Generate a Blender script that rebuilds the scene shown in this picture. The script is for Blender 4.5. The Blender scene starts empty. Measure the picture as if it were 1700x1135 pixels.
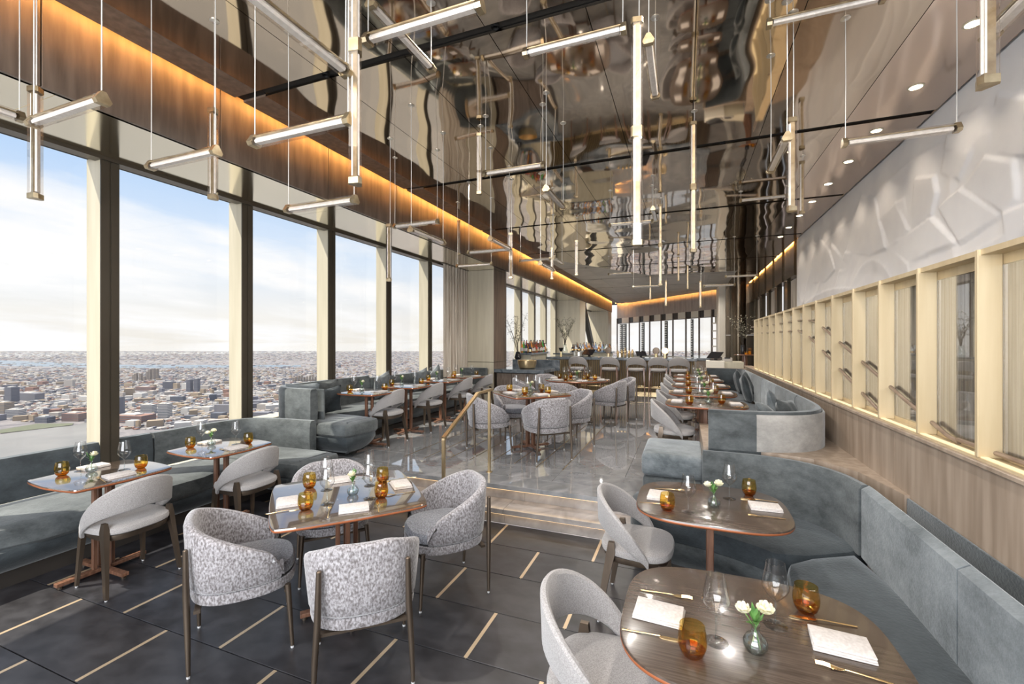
import bpy, bmesh, math, random
from mathutils import Vector, Matrix
R = math.radians
rnd = random.Random(7)
sc = bpy.context.scene
C = sc.collection

# ------------------------------------------------------------------ camera, world, sun, exposure
EYE = 1.75
cam_d = bpy.data.cameras.new('camera'); cam = bpy.data.objects.new('camera', cam_d); C.objects.link(cam)
cam_d.sensor_width = 36.0; cam_d.lens = 735.0 / 1700.0 * 36.0
cam_d.shift_y = -1.0 / 1700.0; cam_d.clip_end = 60000; cam_d.clip_start = 0.05
cam.location = (0, 0, EYE)
cam.rotation_euler = (R(90), 0, math.atan2(288.0, 735.0))
sc.camera = cam

sc.view_settings.view_transform = 'Standard'; sc.view_settings.look = 'None'
sc.view_settings.gamma = 1.0; sc.view_settings.exposure = 0.18
sc.view_settings.use_curve_mapping = False

def nd(nt, t, **kw):
    n = nt.nodes.new(t)
    for k, v in kw.items(): setattr(n, k, v)
    return n

def make_world():
    w = bpy.data.worlds.new('daylight'); sc.world = w; w.use_nodes = True
    nt = w.node_tree; nt.nodes.clear(); L = nt.links
    tc = nd(nt, 'ShaderNodeTexCoord'); sep = nd(nt, 'ShaderNodeSeparateXYZ')
    L.new(tc.outputs['Generated'], sep.inputs[0])
    ramp = nd(nt, 'ShaderNodeValToRGB')
    e = ramp.color_ramp.elements
    e[0].position = 0.0; e[0].color = (0.86, 0.82, 0.76, 1)
    e[1].position = 0.75; e[1].color = (0.20, 0.38, 0.78, 1)
    for p, c in ((0.05, (0.88, 0.86, 0.83, 1)), (0.16, (0.72, 0.81, 0.93, 1)), (0.34, (0.42, 0.62, 0.92, 1))):
        q = e.new(p); q.color = c
    L.new(sep.outputs['Z'], ramp.inputs[0])
    # flattened clouds: divide direction by its height so the banks thin towards the horizon
    mz = nd(nt, 'ShaderNodeMath', operation='ABSOLUTE'); L.new(sep.outputs['Z'], mz.inputs[0])
    az = nd(nt, 'ShaderNodeMath', operation='ADD'); L.new(mz.outputs[0], az.inputs[0]); az.inputs[1].default_value = 0.18
    dv = nd(nt, 'ShaderNodeVectorMath', operation='DIVIDE'); L.new(tc.outputs['Generated'], dv.inputs[0])
    cmb = nd(nt, 'ShaderNodeCombineXYZ')
    for i in range(3): L.new(az.outputs[0], cmb.inputs[i])
    L.new(cmb.outputs[0], dv.inputs[1])
    mp = nd(nt, 'ShaderNodeMapping'); mp.inputs['Scale'].default_value = (1.0, 0.55, 1.0); mp.inputs['Location'].default_value = (3.1, 0.4, 0.0)
    L.new(dv.outputs[0], mp.inputs[0])
    nz = nd(nt, 'ShaderNodeTexNoise'); nz.inputs['Scale'].default_value = 1.25; nz.inputs['Detail'].default_value = 7; nz.inputs['Roughness'].default_value = 0.52
    L.new(mp.outputs[0], nz.inputs['Vector'])
    cr = nd(nt, 'ShaderNodeValToRGB'); cr.color_ramp.elements[0].position = 0.43; cr.color_ramp.elements[1].position = 0.60
    L.new(nz.outputs['Fac'], cr.inputs[0])
    mx = nd(nt, 'ShaderNodeMix', data_type='RGBA'); L.new(cr.outputs[0], mx.inputs[0]); L.new(ramp.outputs[0], mx.inputs[6])
    mx.inputs[7].default_value = (0.96, 0.95, 0.95, 1)
    bg = nd(nt, 'ShaderNodeBackground'); L.new(mx.outputs[2], bg.inputs[0]); bg.inputs[1].default_value = 0.98
    out = nd(nt, 'ShaderNodeOutputWorld'); L.new(bg.outputs[0], out.inputs[0])
make_world()

def lamp(name, kind, loc, energy, color=(1, 1, 1), rot=(0, 0, 0), **kw):
    d = bpy.data.lights.new(name, kind); d.energy = energy; d.color = color
    for k, v in kw.items(): setattr(d, k, v)
    o = bpy.data.objects.new(name, d); C.objects.link(o); o.location = loc; o.rotation_euler = rot
    return o
SUNDIR = Vector((1.0, 0.80, -2.08))
sun = lamp('sun', 'SUN', (-20, -10, 30), 8.0, (1.0, 0.93, 0.80), angle=R(0.6))
sun.rotation_euler = SUNDIR.to_track_quat('-Z', 'Y').to_euler()
# unseen fill light added behind the camera to brighten the room
lamp('fill_near_end', 'AREA', (-1.2, -2.2, 2.3), 420, (0.95, 0.97, 1.0), (R(90), 0, R(0)), shape='RECTANGLE', size=5.0, size_y=2.8)
SPOTS = [(x, y) for y in (0.29, 2.98, 5.67, 8.36, 11.05, 13.74, 16.43, 19.12) for x in (-2.9, -1.3, 0.4)]  # wide fill spots added along the black slots to lift the room's brightness
for x_, y_ in SPOTS:
    lamp('fill_spot_beam', 'SPOT', (x_, y_, 4.0), 75 if x_ < -2 and y_ < 11 else 115, (1.0, 0.93, 0.85), (0, 0, 0), spot_size=R(150), spot_blend=0.8, shadow_soft_size=0.04)
sc.cycles.use_denoising = True
sc.cycles.max_bounces = 8; sc.cycles.diffuse_bounces = 4; sc.cycles.glossy_bounces = 4
sc.cycles.transmission_bounces = 8; sc.cycles.transparent_max_bounces = 24
sc.cycles.caustics_reflective = False; sc.cycles.caustics_refractive = False
sc.cycles.sample_clamp_indirect = 6.0

# ------------------------------------------------------------------ mesh helpers
class MB:
    def __init__(s): s.v = []; s.f = []; s.m = []; s.mi = 0
    def add(s, vs, fs):
        n = len(s.v); s.v += [tuple(p) for p in vs]
        for f in fs: s.f.append([i + n for i in f]); s.m.append(s.mi)
        return s
    def mat(s, i): s.mi = i; return s
    def box(s, x0, x1, y0, y1, z0, z1):
        return s.add([(x0,y0,z0),(x1,y0,z0),(x1,y1,z0),(x0,y1,z0),(x0,y0,z1),(x1,y0,z1),(x1,y1,z1),(x0,y1,z1)],
                     [(0,3,2,1),(4,5,6,7),(0,1,5,4),(1,2,6,5),(2,3,7,6),(3,0,4,7)])
    def obox(s, c, size, rz=0, rx=0, ry=0, bevel=0):
        b = MB()
        hx, hy, hz = size[0]/2, size[1]/2, size[2]/2
        if bevel: b.rbox(-hx, hx, -hy, hy, -hz, hz, bevel, 2)
        else: b.box(-hx, hx, -hy, hy, -hz, hz)
        M = Matrix.Translation(c) @ Matrix.Rotation(rz, 4, 'Z') @ Matrix.Rotation(ry, 4, 'Y') @ Matrix.Rotation(rx, 4, 'X')
        return s.add([M @ Vector(p) for p in b.v], b.f)
    def rbox(s, x0, x1, y0, y1, z0, z1, r=0.02, seg=3):
        bm = bmesh.new(); b = MB().box(x0, x1, y0, y1, z0, z1)
        vs = [bm.verts.new(p) for p in b.v]
        for f in b.f: bm.faces.new([vs[i] for i in f])
        bmesh.ops.bevel(bm, geom=bm.edges[:], offset=r, segments=seg, profile=0.5, affect='EDGES')
        bm.verts.index_update()
        s.add([v.co for v in bm.verts], [[v.index for v in f.verts] for f in bm.faces]); bm.free(); return s
    def loft(s, rings, caps=True, closed=True):
        n = len(rings[0]); vs = [p for r in rings for p in r]; fs = []
        for i in range(len(rings) - 1):
            for j in range(n if closed else n - 1):
                k = (j + 1) % n
                fs.append((i*n+j, i*n+k, (i+1)*n+k, (i+1)*n+j))
        if caps and closed:
            fs.append(tuple(range(n))[::-1]); fs.append(tuple((len(rings)-1)*n + j for j in range(n)))
        return s.add(vs, fs)
    def tube(s, pts, r, n=8, caps=True):
        pts = [Vector(p) for p in pts]; rings = []
        rs = r if isinstance(r, (list, tuple)) else [r] * len(pts)
        t = (pts[1] - pts[0]).normalized()
        up = Vector((0, 0, 1)) if abs(t.z) < 0.9 else Vector((1, 0, 0))
        for i, p in enumerate(pts):
            if i == 0: t = pts[1] - pts[0]
            elif i == len(pts) - 1: t = pts[-1] - pts[-2]
            else: t = (pts[i+1] - p).normalized() + (p - pts[i-1]).normalized()
            t.normalize(); a = t.cross(up).normalized(); b = t.cross(a)
            rings.append([p + (a * math.cos(2*math.pi*j/n) + b * math.sin(2*math.pi*j/n)) * rs[i] for j in range(n)])
        return s.loft(rings, caps)
    def lathe(s, prof, n=20, c=(0, 0, 0), caps=True):
        rings = [[(c[0] + r*math.cos(2*math.pi*j/n), c[1] + r*math.sin(2*math.pi*j/n), c[2] + z) for j in range(n)] for r, z in prof]
        return s.loft(rings, caps)
    def slab(s, out, levels):           # outline + [(inset, z)...] from bottom to top
        s.loft([[(x, y, z) for x, y in inset(out, d)] for d, z in levels]); return s
    def build(s, name, mats, parent=None, smooth=True, angle=38):
        me = bpy.data.meshes.new(name); me.from_pydata(s.v, [], s.f)
        if not isinstance(mats, (list, tuple)): mats = [mats]
        for m in mats: me.materials.append(m)
        if len(mats) > 1: me.polygons.foreach_set('material_index', s.m)
        bm = bmesh.new(); bm.from_mesh(me); bmesh.ops.recalc_face_normals(bm, faces=bm.faces[:]); bm.to_mesh(me); bm.free()
        if smooth:
            me.polygons.foreach_set('use_smooth', [True]*len(me.polygons)); me.set_sharp_from_angle(angle=R(angle))
        me.update()
        return link(name, me, parent)
def link(name, me, parent=None):
    o = bpy.data.objects.new(name, me); C.objects.link(o)
    if parent is not None: o.parent = parent
    return o
def inset(out, d):
    n = len(out); area = sum(out[i][0]*out[(i+1)%n][1] - out[(i+1)%n][0]*out[i][1] for i in range(n)); sg = 1 if area > 0 else -1
    res = []
    for i in range(n):
        a, b, c = Vector(out[i-1]), Vector(out[i]), Vector(out[(i+1) % n])
        t1 = (b-a); t2 = (c-b)
        if t1.length < 1e-7 or t2.length < 1e-7: res.append((b.x, b.y)); continue
        t1.normalize(); t2.normalize()
        nn = Vector((-(t1.y+t2.y), t1.x+t2.x)) * sg
        if nn.length < 1e-6: nn = Vector((-t1.y, t1.x)) * sg
        nn.normalize(); k = 1 / max(0.5, (nn.x * -t1.y + nn.y * t1.x) * sg)
        res.append((b.x + nn.x*d*k, b.y + nn.y*d*k))
    return res
def chaikin(p, it=2, k=0.25, closed=True):
    for _ in range(it):
        q = []; n = len(p)
        if not closed: q.append(p[0])
        for i in range(n if closed else n - 1):
            a, b = p[i], p[(i+1) % n]
            q.append(tuple(a[j]*(1-k)+b[j]*k for j in range(len(a)))); q.append(tuple(a[j]*k+b[j]*(1-k) for j in range(len(a))))
        if not closed: q.append(p[-1])
        p = q
    return p
def superell(a, b, e, n=40):
    o = []
    for i in range(n):
        t = 2*math.pi*(i+0.5)/n; c, s_ = math.cos(t), math.sin(t)
        o.append((a*math.copysign(abs(c)**(2/e), c), b*math.copysign(abs(s_)**(2/e), s_)))
    return o
def offset_path(path, d):               # open path, d to the left of travel
    res = []
    for i, p in enumerate(path):
        p = Vector(p[:2]); a = Vector(path[max(i-1, 0)][:2]); b = Vector(path[min(i+1, len(path)-1)][:2])
        t = (b - a).normalized(); res.append((p.x - t.y*d, p.y + t.x*d))
    return res
def ribbon(path, prof):                 # prof: closed [(offset to the left, z)]
    mb = MB(); cols = [offset_path(path, d) for d, z in prof]
    return mb.loft([[(cols[j][i][0], cols[j][i][1], prof[j][1]) for j in range(len(prof))] for i in range(len(path))])
def tag(o, label=None, cat=None, group=None, kind=None):
    if label: o['label'] = label
    if cat: o['category'] = cat
    if group: o['group'] = group
    if kind: o['kind'] = kind
    return o
def thing(name, label, cat, loc=(0, 0, 0), rz=0, group=None):
    o = bpy.data.objects.new(name, None); C.objects.link(o); o.empty_display_size = 0.1
    o.location = loc; o.rotation_euler = (0, 0, rz)
    return tag(o, label, cat, group)
def structure(name, loc=(0, 0, 0), rz=0):
    o = bpy.data.objects.new(name, None); C.objects.link(o); o.location = loc; o.rotation_euler = (0, 0, rz); o['kind'] = 'structure'; return o
KIDS = {}
def kids(o): return KIDS[o.name] if o.name in KIDS else KIDS.setdefault(o.name, [c for c in C.objects if c.parent == o])
def dup(root, loc, rz=None, label=None, group=None, scale=None):
    r = root.copy(); C.objects.link(r); r.location = loc
    if rz is not None: r.rotation_euler = (0, 0, rz)
    if scale: r.scale = scale
    if label: r['label'] = label
    if group: r['group'] = group
    for ch in kids(root):
        c = ch.copy(); C.objects.link(c); c.parent = r
        for g in kids(ch):
            d = g.copy(); C.objects.link(d); d.parent = c
    return r

# ------------------------------------------------------------------ materials
def pm(name, col, rough=0.5, metal=0.0, **kw):
    m = bpy.data.materials.new(name); m.use_nodes = True
    b = m.node_tree.nodes['Principled BSDF']
    b.inputs['Base Color'].default_value = (*col, 1); b.inputs['Roughness'].default_value = rough; b.inputs['Metallic'].default_value = metal
    for k, v in kw.items(): b.inputs[k.replace('_', ' ')].default_value = v
    return m
def noisy(name, c1, c2, scale=5, rough=0.5, metal=0.0, stretch=(1, 1, 1), detail=6, lo=0.35, hi=0.65, bump=0.0, bscale=None, dist=0.0, rvar=0.0, **kw):
    m = pm(name, c1, rough, metal, **kw); nt = m.node_tree; L = nt.links; b = nt.nodes['Principled BSDF']
    tc = nd(nt, 'ShaderNodeTexCoord'); mp = nd(nt, 'ShaderNodeMapping'); mp.inputs['Scale'].default_value = stretch
    L.new(tc.outputs['Object'], mp.inputs[0])
    nz = nd(nt, 'ShaderNodeTexNoise'); nz.inputs['Scale'].default_value = scale; nz.inputs['Detail'].default_value = detail; nz.inputs['Distortion'].default_value = dist
    L.new(mp.outputs[0], nz.inputs['Vector'])
    cr = nd(nt, 'ShaderNodeValToRGB'); cr.color_ramp.elements[0].position = lo; cr.color_ramp.elements[1].position = hi
    cr.color_ramp.elements[0].color = (*c1, 1); cr.color_ramp.elements[1].color = (*c2, 1)
    L.new(nz.outputs['Fac'], cr.inputs[0]); L.new(cr.outputs[0], b.inputs['Base Color'])
    if rvar:
        mr = nd(nt, 'ShaderNodeMapRange'); mr.inputs[3].default_value = rough; mr.inputs[4].default_value = rough + rvar
        L.new(nz.outputs['Fac'], mr.inputs[0]); L.new(mr.outputs[0], b.inputs['Roughness'])
    if bump:
        n2 = nz
        if bscale:
            n2 = nd(nt, 'ShaderNodeTexNoise'); n2.inputs['Scale'].default_value = bscale; n2.inputs['Detail'].default_value = 3; L.new(mp.outputs[0], n2.inputs['Vector'])
        bp = nd(nt, 'ShaderNodeBump'); bp.inputs['Strength'].default_value = bump; bp.inputs['Distance'].default_value = 0.01
        L.new(n2.outputs['Fac'], bp.inputs['Height']); L.new(bp.outputs[0], b.inputs['Normal'])
    return m
def velvet(name, c1, c2, seed=0.0):
    m = noisy(name, c1, c2, 3.2, 0.78, stretch=(1, 1, 1.6), detail=9, lo=0.36, hi=0.66, bump=0.25, bscale=60, Sheen_Weight=0.45, Sheen_Roughness=0.35)
    m.node_tree.nodes['Principled BSDF'].inputs['Sheen Tint'].default_value = (0.80, 0.84, 0.86, 1)
    m.node_tree.nodes['Noise Texture'].inputs['Roughness'].default_value = 0.72
    return m
def mirror(name, col, rough, scale, strength, dist=0.05):
    m = pm(name, col, rough, 1.0); nt = m.node_tree; L = nt.links; b = nt.nodes['Principled BSDF']
    tc = nd(nt, 'ShaderNodeTexCoord'); mp = nd(nt, 'ShaderNodeMapping'); L.new(tc.outputs['Object'], mp.inputs[0])
    nz = nd(nt, 'ShaderNodeTexNoise'); nz.inputs['Scale'].default_value = scale; nz.inputs['Detail'].default_value = 1.0; nz.inputs['Roughness'].default_value = 0.4
    L.new(mp.outputs[0], nz.inputs['Vector'])
    bp = nd(nt, 'ShaderNodeBump'); bp.inputs['Strength'].default_value = strength; bp.inputs['Distance'].default_value = dist
    L.new(nz.outputs['Fac'], bp.inputs['Height']); L.new(bp.outputs[0], b.inputs['Normal'])
    return m
def emit(name, col, strength):
    m = bpy.data.materials.new(name); m.use_nodes = True; nt = m.node_tree; nt.nodes.clear()
    e = nd(nt, 'ShaderNodeEmission'); e.inputs[0].default_value = (*col, 1); e.inputs[1].default_value = strength
    o = nd(nt, 'ShaderNodeOutputMaterial'); nt.links.new(e.outputs[0], o.inputs[0]); return m
def thin_glass(name, tint=(1, 1, 1), ior=1.45, base=0.0, rough=0.0, rim=0.2):   # a clear or tinted sheet that bends no light
    m = bpy.data.materials.new(name); m.use_nodes = True; nt = m.node_tree; nt.nodes.clear(); L = nt.links
    t = nd(nt, 'ShaderNodeBsdfTransparent'); t.inputs[0].default_value = (*tint, 1)
    lw = nd(nt, 'ShaderNodeLayerWeight'); lw.inputs[0].default_value = 0.35
    pw = nd(nt, 'ShaderNodeMath', operation='POWER'); L.new(lw.outputs['Facing'], pw.inputs[0]); pw.inputs[1].default_value = 2.5
    tm = nd(nt, 'ShaderNodeMix', data_type='RGBA'); L.new(pw.outputs[0], tm.inputs[0])
    tm.inputs[6].default_value = (*tint, 1); tm.inputs[7].default_value = (*[c_*rim for c_ in tint], 1); L.new(tm.outputs[2], t.inputs[0])
    g = nd(nt, 'ShaderNodeBsdfGlossy'); g.inputs['Roughness'].default_value = rough; g.inputs['Color'].default_value = (1, 1, 1, 1)
    fr = nd(nt, 'ShaderNodeFresnel'); ge = nd(nt, 'ShaderNodeNewGeometry'); mi_ = nd(nt, 'ShaderNodeMapRange')
    mi_.inputs[3].default_value = ior; mi_.inputs[4].default_value = 1.0/ior       # same reflectance on both faces of the sheet
    L.new(ge.outputs['Backfacing'], mi_.inputs[0]); L.new(mi_.outputs[0], fr.inputs[0])
    ad = nd(nt, 'ShaderNodeMath', operation='ADD', use_clamp=True); L.new(fr.outputs[0], ad.inputs[0]); ad.inputs[1].default_value = base
    mx = nd(nt, 'ShaderNodeMixShader'); L.new(ad.outputs[0], mx.inputs[0]); L.new(t.outputs[0], mx.inputs[1]); L.new(g.outputs[0], mx.inputs[2])
    o = nd(nt, 'ShaderNodeOutputMaterial'); L.new(mx.outputs[0], o.inputs[0]); return m

M = {}
M['tile'] = noisy('dark_stone_tile', (0.014, 0.014, 0.016), (0.034, 0.034, 0.040), 6, 0.33, bump=0.03, bscale=14, rvar=0.05, detail=3, stretch=(1, 1.6, 1))
M['tile_b'] = noisy('dark_stone_tile_b', (0.018, 0.017, 0.019), (0.040, 0.039, 0.043), 5, 0.34, bump=0.03, bscale=12, rvar=0.05, detail=3, stretch=(1, 1.6, 1))
M['grout'] = pm('dark_joint', (0.008, 0.008, 0.008), 0.8)
M['inlay'] = pm('brass_inlay', (0.62, 0.48, 0.32), 0.35, 0.55)
M['marble'] = noisy('grey_marble', (0.21, 0.215, 0.225), (0.33, 0.33, 0.335), 2.2, 0.035, detail=14, lo=0.36, hi=0.68, dist=2.4, Coat_Weight=0.9, Coat_Roughness=0.02, Coat_IOR=1.75, rvar=0.02, Specular_IOR_Level=0.6)
M['marble_b'] = noisy('grey_marble_b', (0.22, 0.225, 0.23), (0.32, 0.32, 0.325), 2.7, 0.035, detail=14, lo=0.34, hi=0.70, dist=2.8, Coat_Weight=0.9, Coat_Roughness=0.02, Coat_IOR=1.75, rvar=0.02, Specular_IOR_Level=0.6)
M['marble_step'] = noisy('brown_grey_marble', (0.26, 0.235, 0.22), (0.44, 0.40, 0.37), 2.4, 0.12, detail=12, lo=0.32, hi=0.68, dist=2.0)
M['marble_dark'] = noisy('blue_grey_marble', (0.07, 0.085, 0.10), (0.20, 0.22, 0.24), 3.0, 0.12, detail=12, lo=0.35, hi=0.72, dist=2.5)
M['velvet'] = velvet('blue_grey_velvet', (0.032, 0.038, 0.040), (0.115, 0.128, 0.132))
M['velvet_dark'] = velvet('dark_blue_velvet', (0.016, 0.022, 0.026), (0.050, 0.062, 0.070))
M['velvet_lit'] = velvet('lit_nap_velvet', (0.22, 0.215, 0.20), (0.42, 0.40, 0.375))  # paler copy of the velvet, with its lit nap put into the colour
M['velvet_cushion'] = velvet('pale_grey_velvet', (0.075, 0.09, 0.098), (0.22, 0.245, 0.26))
M['tub'] = noisy('mottled_grey_velour', (0.13, 0.115, 0.115), (0.42, 0.405, 0.42), 105, 0.75, detail=4, lo=0.36, hi=0.66, bump=0.3, bscale=70, stretch=(1, 1, 0.6), Sheen_Weight=0.6, Sheen_Roughness=0.4)
M['tub_in'] = noisy('mottled_grey_velour_seat', (0.08, 0.08, 0.095), (0.28, 0.29, 0.32), 105, 0.75, detail=4, lo=0.36, hi=0.66, bump=0.3, bscale=70, Sheen_Weight=0.5)
M['cloth'] = noisy('light_grey_wool', (0.26, 0.245, 0.238), (0.40, 0.38, 0.372), 220, 0.85, detail=2, bump=0.25, bscale=260, Sheen_Weight=0.35)
M['bronze'] = noisy('dark_bronze', (0.11, 0.084, 0.064), (0.17, 0.132, 0.10), 9, 0.36, 0.75, stretch=(1, 1, 0.2))
M['seam'] = pm('dark_seam', (0.02, 0.02, 0.022), 0.8)
M['walnut'] = noisy('reddish_walnut', (0.12, 0.056, 0.034), (0.23, 0.115, 0.07), 9, 0.35, stretch=(6, 6, 0.6), Coat_Weight=0.3)
M['ash_wood'] = noisy('brown_grey_wood', (0.13, 0.095, 0.075), (0.21, 0.165, 0.135), 9, 0.42, stretch=(5, 5, 0.7))
M['top'] = noisy('smoked_oak_top', (0.065, 0.045, 0.033), (0.115, 0.083, 0.063), 7, 0.16, stretch=(0.8, 9, 1), Coat_Weight=1.0, Coat_Roughness=0.03, Coat_IOR=2.1)
M['edge'] = pm('copper_wood_edge', (0.34, 0.11, 0.045), 0.28, 0.15)
M['foot'] = pm('clear_glide', (0.6, 0.6, 0.6), 0.2)
M['napkin'] = noisy('white_linen', (0.52, 0.48, 0.455), (0.64, 0.60, 0.575), 90, 0.9, bump=0.15, bscale=400)
M['gold'] = pm('brushed_gold', (0.83, 0.62, 0.34), 0.2, 1.0)
M['brass'] = pm('satin_brass', (0.72, 0.56, 0.33), 0.32, 1.0)
M['glass'] = thin_glass('clear_crystal', (0.955, 0.96, 0.96), 1.6, 0.02)
M['vase'] = thin_glass('clear_vase_glass', (0.86, 0.90, 0.90), 1.6, 0.03)
M['amber'] = thin_glass('amber_glass', (0.92, 0.72, 0.26), 1.5, 0.02, rim=0.55)
M['amber_base'] = thin_glass('amber_glass_base', (0.85, 0.50, 0.07), 1.6, 0.02, rim=0.7)
M['smoke'] = thin_glass('smoked_glass', (0.95, 0.92, 0.89), 1.5, 0.02, rim=0.8)
M['pane'] = thin_glass('window_glass', (0.985, 0.99, 0.99), 1.3, rim=1.0)
M['petal'] = noisy('cream_petals', (0.86, 0.82, 0.58), (0.92, 0.90, 0.76), 30, 0.7)
M['leaf'] = noisy('green_leaf', (0.06, 0.16, 0.035), (0.14, 0.30, 0.07), 20, 0.5)
M['leaf_dark'] = noisy('olive_leaf', (0.12, 0.13, 0.06), (0.30, 0.30, 0.17), 12, 0.6)
M['twig'] = pm('dark_twig', (0.05, 0.04, 0.03), 0.8)
M['mirror'] = mirror('bronze_mirror_steel', (0.57, 0.485, 0.395), 0.045, 0.9, 0.55, 0.06)
M['mirror_warm'] = mirror('copper_mirror_steel', (0.62, 0.51, 0.43), 0.10, 0.8, 0.4, 0.05)
M['soffit'] = mirror('champagne_mirror_steel', (0.93, 0.87, 0.73), 0.13, 0.8, 0.35, 0.04)
M['greyceil'] = noisy('matt_taupe_panel', (0.42, 0.385, 0.34), (0.50, 0.46, 0.41), 2, 0.5)
M['black'] = pm('black_slot', (0.004, 0.004, 0.004), 0.7)
M['fascia'] = noisy('brown_oak_fascia', (0.12, 0.085, 0.062), (0.20, 0.145, 0.108), 5, 0.42, stretch=(3, 3, 0.35), detail=9)
M['fascia_far'] = noisy('taupe_oak_fascia', (0.40, 0.34, 0.30), (0.50, 0.44, 0.39), 5, 0.45, stretch=(3, 3, 0.3), detail=9)
M['greige'] = noisy('greige_oak', (0.25, 0.19, 0.14), (0.36, 0.285, 0.22), 6, 0.45, stretch=(3, 3, 0.25), detail=10)
M['champagne'] = noisy('champagne_panel', (0.50, 0.455, 0.34), (0.58, 0.53, 0.41), 3, 0.42, stretch=(4, 4, 0.3))
M['champagne_dark'] = pm('dark_champagne_cover', (0.10, 0.085, 0.065), 0.3, 0.6)
M['gold_panel'] = noisy('pale_gold_metal', (0.58, 0.46, 0.28), (0.66, 0.54, 0.35), 4, 0.40, 0.3, stretch=(4, 4, 0.3))
M['plaster'] = noisy('white_plaster', (0.84, 0.83, 0.84), (0.89, 0.88, 0.88), 3, 0.65)
M['rail_wood'] = noisy('handrail_wood', (0.16, 0.11, 0.08), (0.26, 0.19, 0.14), 8, 0.35)
M['flute'] = pm('dull_brass_flute', (0.34, 0.26, 0.15), 0.4, 0.9)
M['column_cream'] = noisy('brushed_cream_metal', (0.64, 0.58, 0.45), (0.72, 0.66, 0.52), 3, 0.35, 0.2, stretch=(4, 4, 0.3))
M['top_r'] = noisy('smoked_oak_top_matt', (0.052, 0.037, 0.028), (0.088, 0.064, 0.049), 9, 0.24, stretch=(0.8, 16, 1), Coat_Weight=0.35, Coat_Roughness=0.08)
M['steel'] = pm('pale_steel', (0.72, 0.70, 0.65), 0.28, 0.9)
M['cable'] = pm('pale_cable', (0.62, 0.60, 0.56), 0.5)
M['antique'] = noisy('antique_brass_cap', (0.34, 0.27, 0.17), (0.50, 0.42, 0.28), 20, 0.3, 0.9)
M['cream'] = pm('cream_panel', (0.82, 0.77, 0.66), 0.6)
M['darkwall'] = noisy('dark_bronze_panel', (0.10, 0.078, 0.052), (0.15, 0.12, 0.085), 2, 0.24, 0.8, stretch=(2, 2, 0.2))
M['charcoal'] = pm('charcoal_panel', (0.035, 0.030, 0.026), 0.45)
M['screen_black'] = pm('black_screen', (0.01, 0.01, 0.012), 0.15)
M['curtain'] = noisy('striped_sheer', (0.40, 0.33, 0.26), (0.75, 0.68, 0.58), 5, 0.8, stretch=(4, 9, 0.15), Transmission_Weight=0.0)
M['led_amber'] = emit('amber_led', (1.0, 0.45, 0.10), 60.0)
M['led_warm'] = emit('warm_led', (1.0, 0.66, 0.32), 2.5)
M['lamp_face'] = emit('downlight_face', (1.0, 0.80, 0.55), 16.0)
def woven():
    m = bpy.data.materials.new('woven_metal_mesh'); m.use_nodes = True; nt = m.node_tree; L = nt.links; b = nt.nodes['Principled BSDF']
    b.inputs['Roughness'].default_value = 0.5; b.inputs['Metallic'].default_value = 0.2
    tc = nd(nt, 'ShaderNodeTexCoord'); mp = nd(nt, 'ShaderNodeMapping'); mp.inputs['Scale'].default_value = (1, 1, 0.02); L.new(tc.outputs['Object'], mp.inputs[0])
    nz = nd(nt, 'ShaderNodeTexNoise'); nz.inputs['Scale'].default_value = 60; nz.inputs['Detail'].default_value = 4; L.new(mp.outputs[0], nz.inputs['Vector'])
    cr = nd(nt, 'ShaderNodeValToRGB'); cr.color_ramp.elements[0].position = 0.35; cr.color_ramp.elements[1].position = 0.65
    cr.color_ramp.elements[0].color = (0.27, 0.22, 0.17, 1); cr.color_ramp.elements[1].color = (0.62, 0.56, 0.48, 1)
    L.new(nz.outputs['Fac'], cr.inputs[0]); L.new(cr.outputs[0], b.inputs['Base Color'])
    mr = nd(nt, 'ShaderNodeMapRange'); mr.inputs[1].default_value = 0.3; mr.inputs[2].default_value = 0.7; mr.inputs[3].default_value = 0.85; mr.inputs[4].default_value = 1.0
    L.new(nz.outputs['Fac'], mr.inputs[0]); L.new(mr.outputs[0], b.inputs['Alpha'])
    return m
M['mesh'] = woven()

# ================================================================== SETTING
S = 3.49                    # underside of the window soffit
CZ = 4.05                   # ceiling
XF = -4.09                  # face of the wooden fascia
XW = -5.30                  # glass line
UP = 0.30                   # level of the marble floor

# ---- dark tiled floor with brass strips in the short joints
floor = structure('floor')
MB().box(-5.6, 1.5, -3.0, 3.95, -0.06, -0.012).build('screed', M['grout'], floor, smooth=False)
rows = [-0.47 + 0.442*k for k in range(10)] + [3.93]
tiles = {}
for r in range(len(rows) - 1):
    y0, y1 = rows[r], rows[r+1]
    off = 0.0 if r % 2 == 0 else 0.4475
    x = -5.61 + off - 0.895 + 0.0
    while x < 1.3:
        a, b = max(x, -5.3), min(x + 0.895, 1.2)
        if b - a > 0.05:
            key = (round(b-a, 3), round(y1-y0, 3), rnd.randint(0, 1))
            if key not in tiles:
                w, h = (b-a)/2 - 0.003, (y1-y0)/2 - 0.003
                o = MB().slab([(-w, -h), (w, -h), (w, h), (-w, h)], [(0, -0.012), (0, -0.0015), (0.0015, 0)]).build('floor_tile', M['tile'] if key[2] else M['tile_b'], floor, smooth=False)
                tiles[key] = o.data
            else: o = link('floor_tile', tiles[key], floor)
            o.location = ((a+b)/2, (y0+y1)/2, 0)
            if a > -5.2 and a == x and y0 > -0.5:
                MB().box(-0.011, 0.011, -(y1-y0)/2 + 0.006, (y1-y0)/2 - 0.006, -0.01, 0.0012).build('brass_strip', M['inlay'], floor, smooth=False).location = (a, (y0+y1)/2, 0)
        x += 0.895

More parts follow.
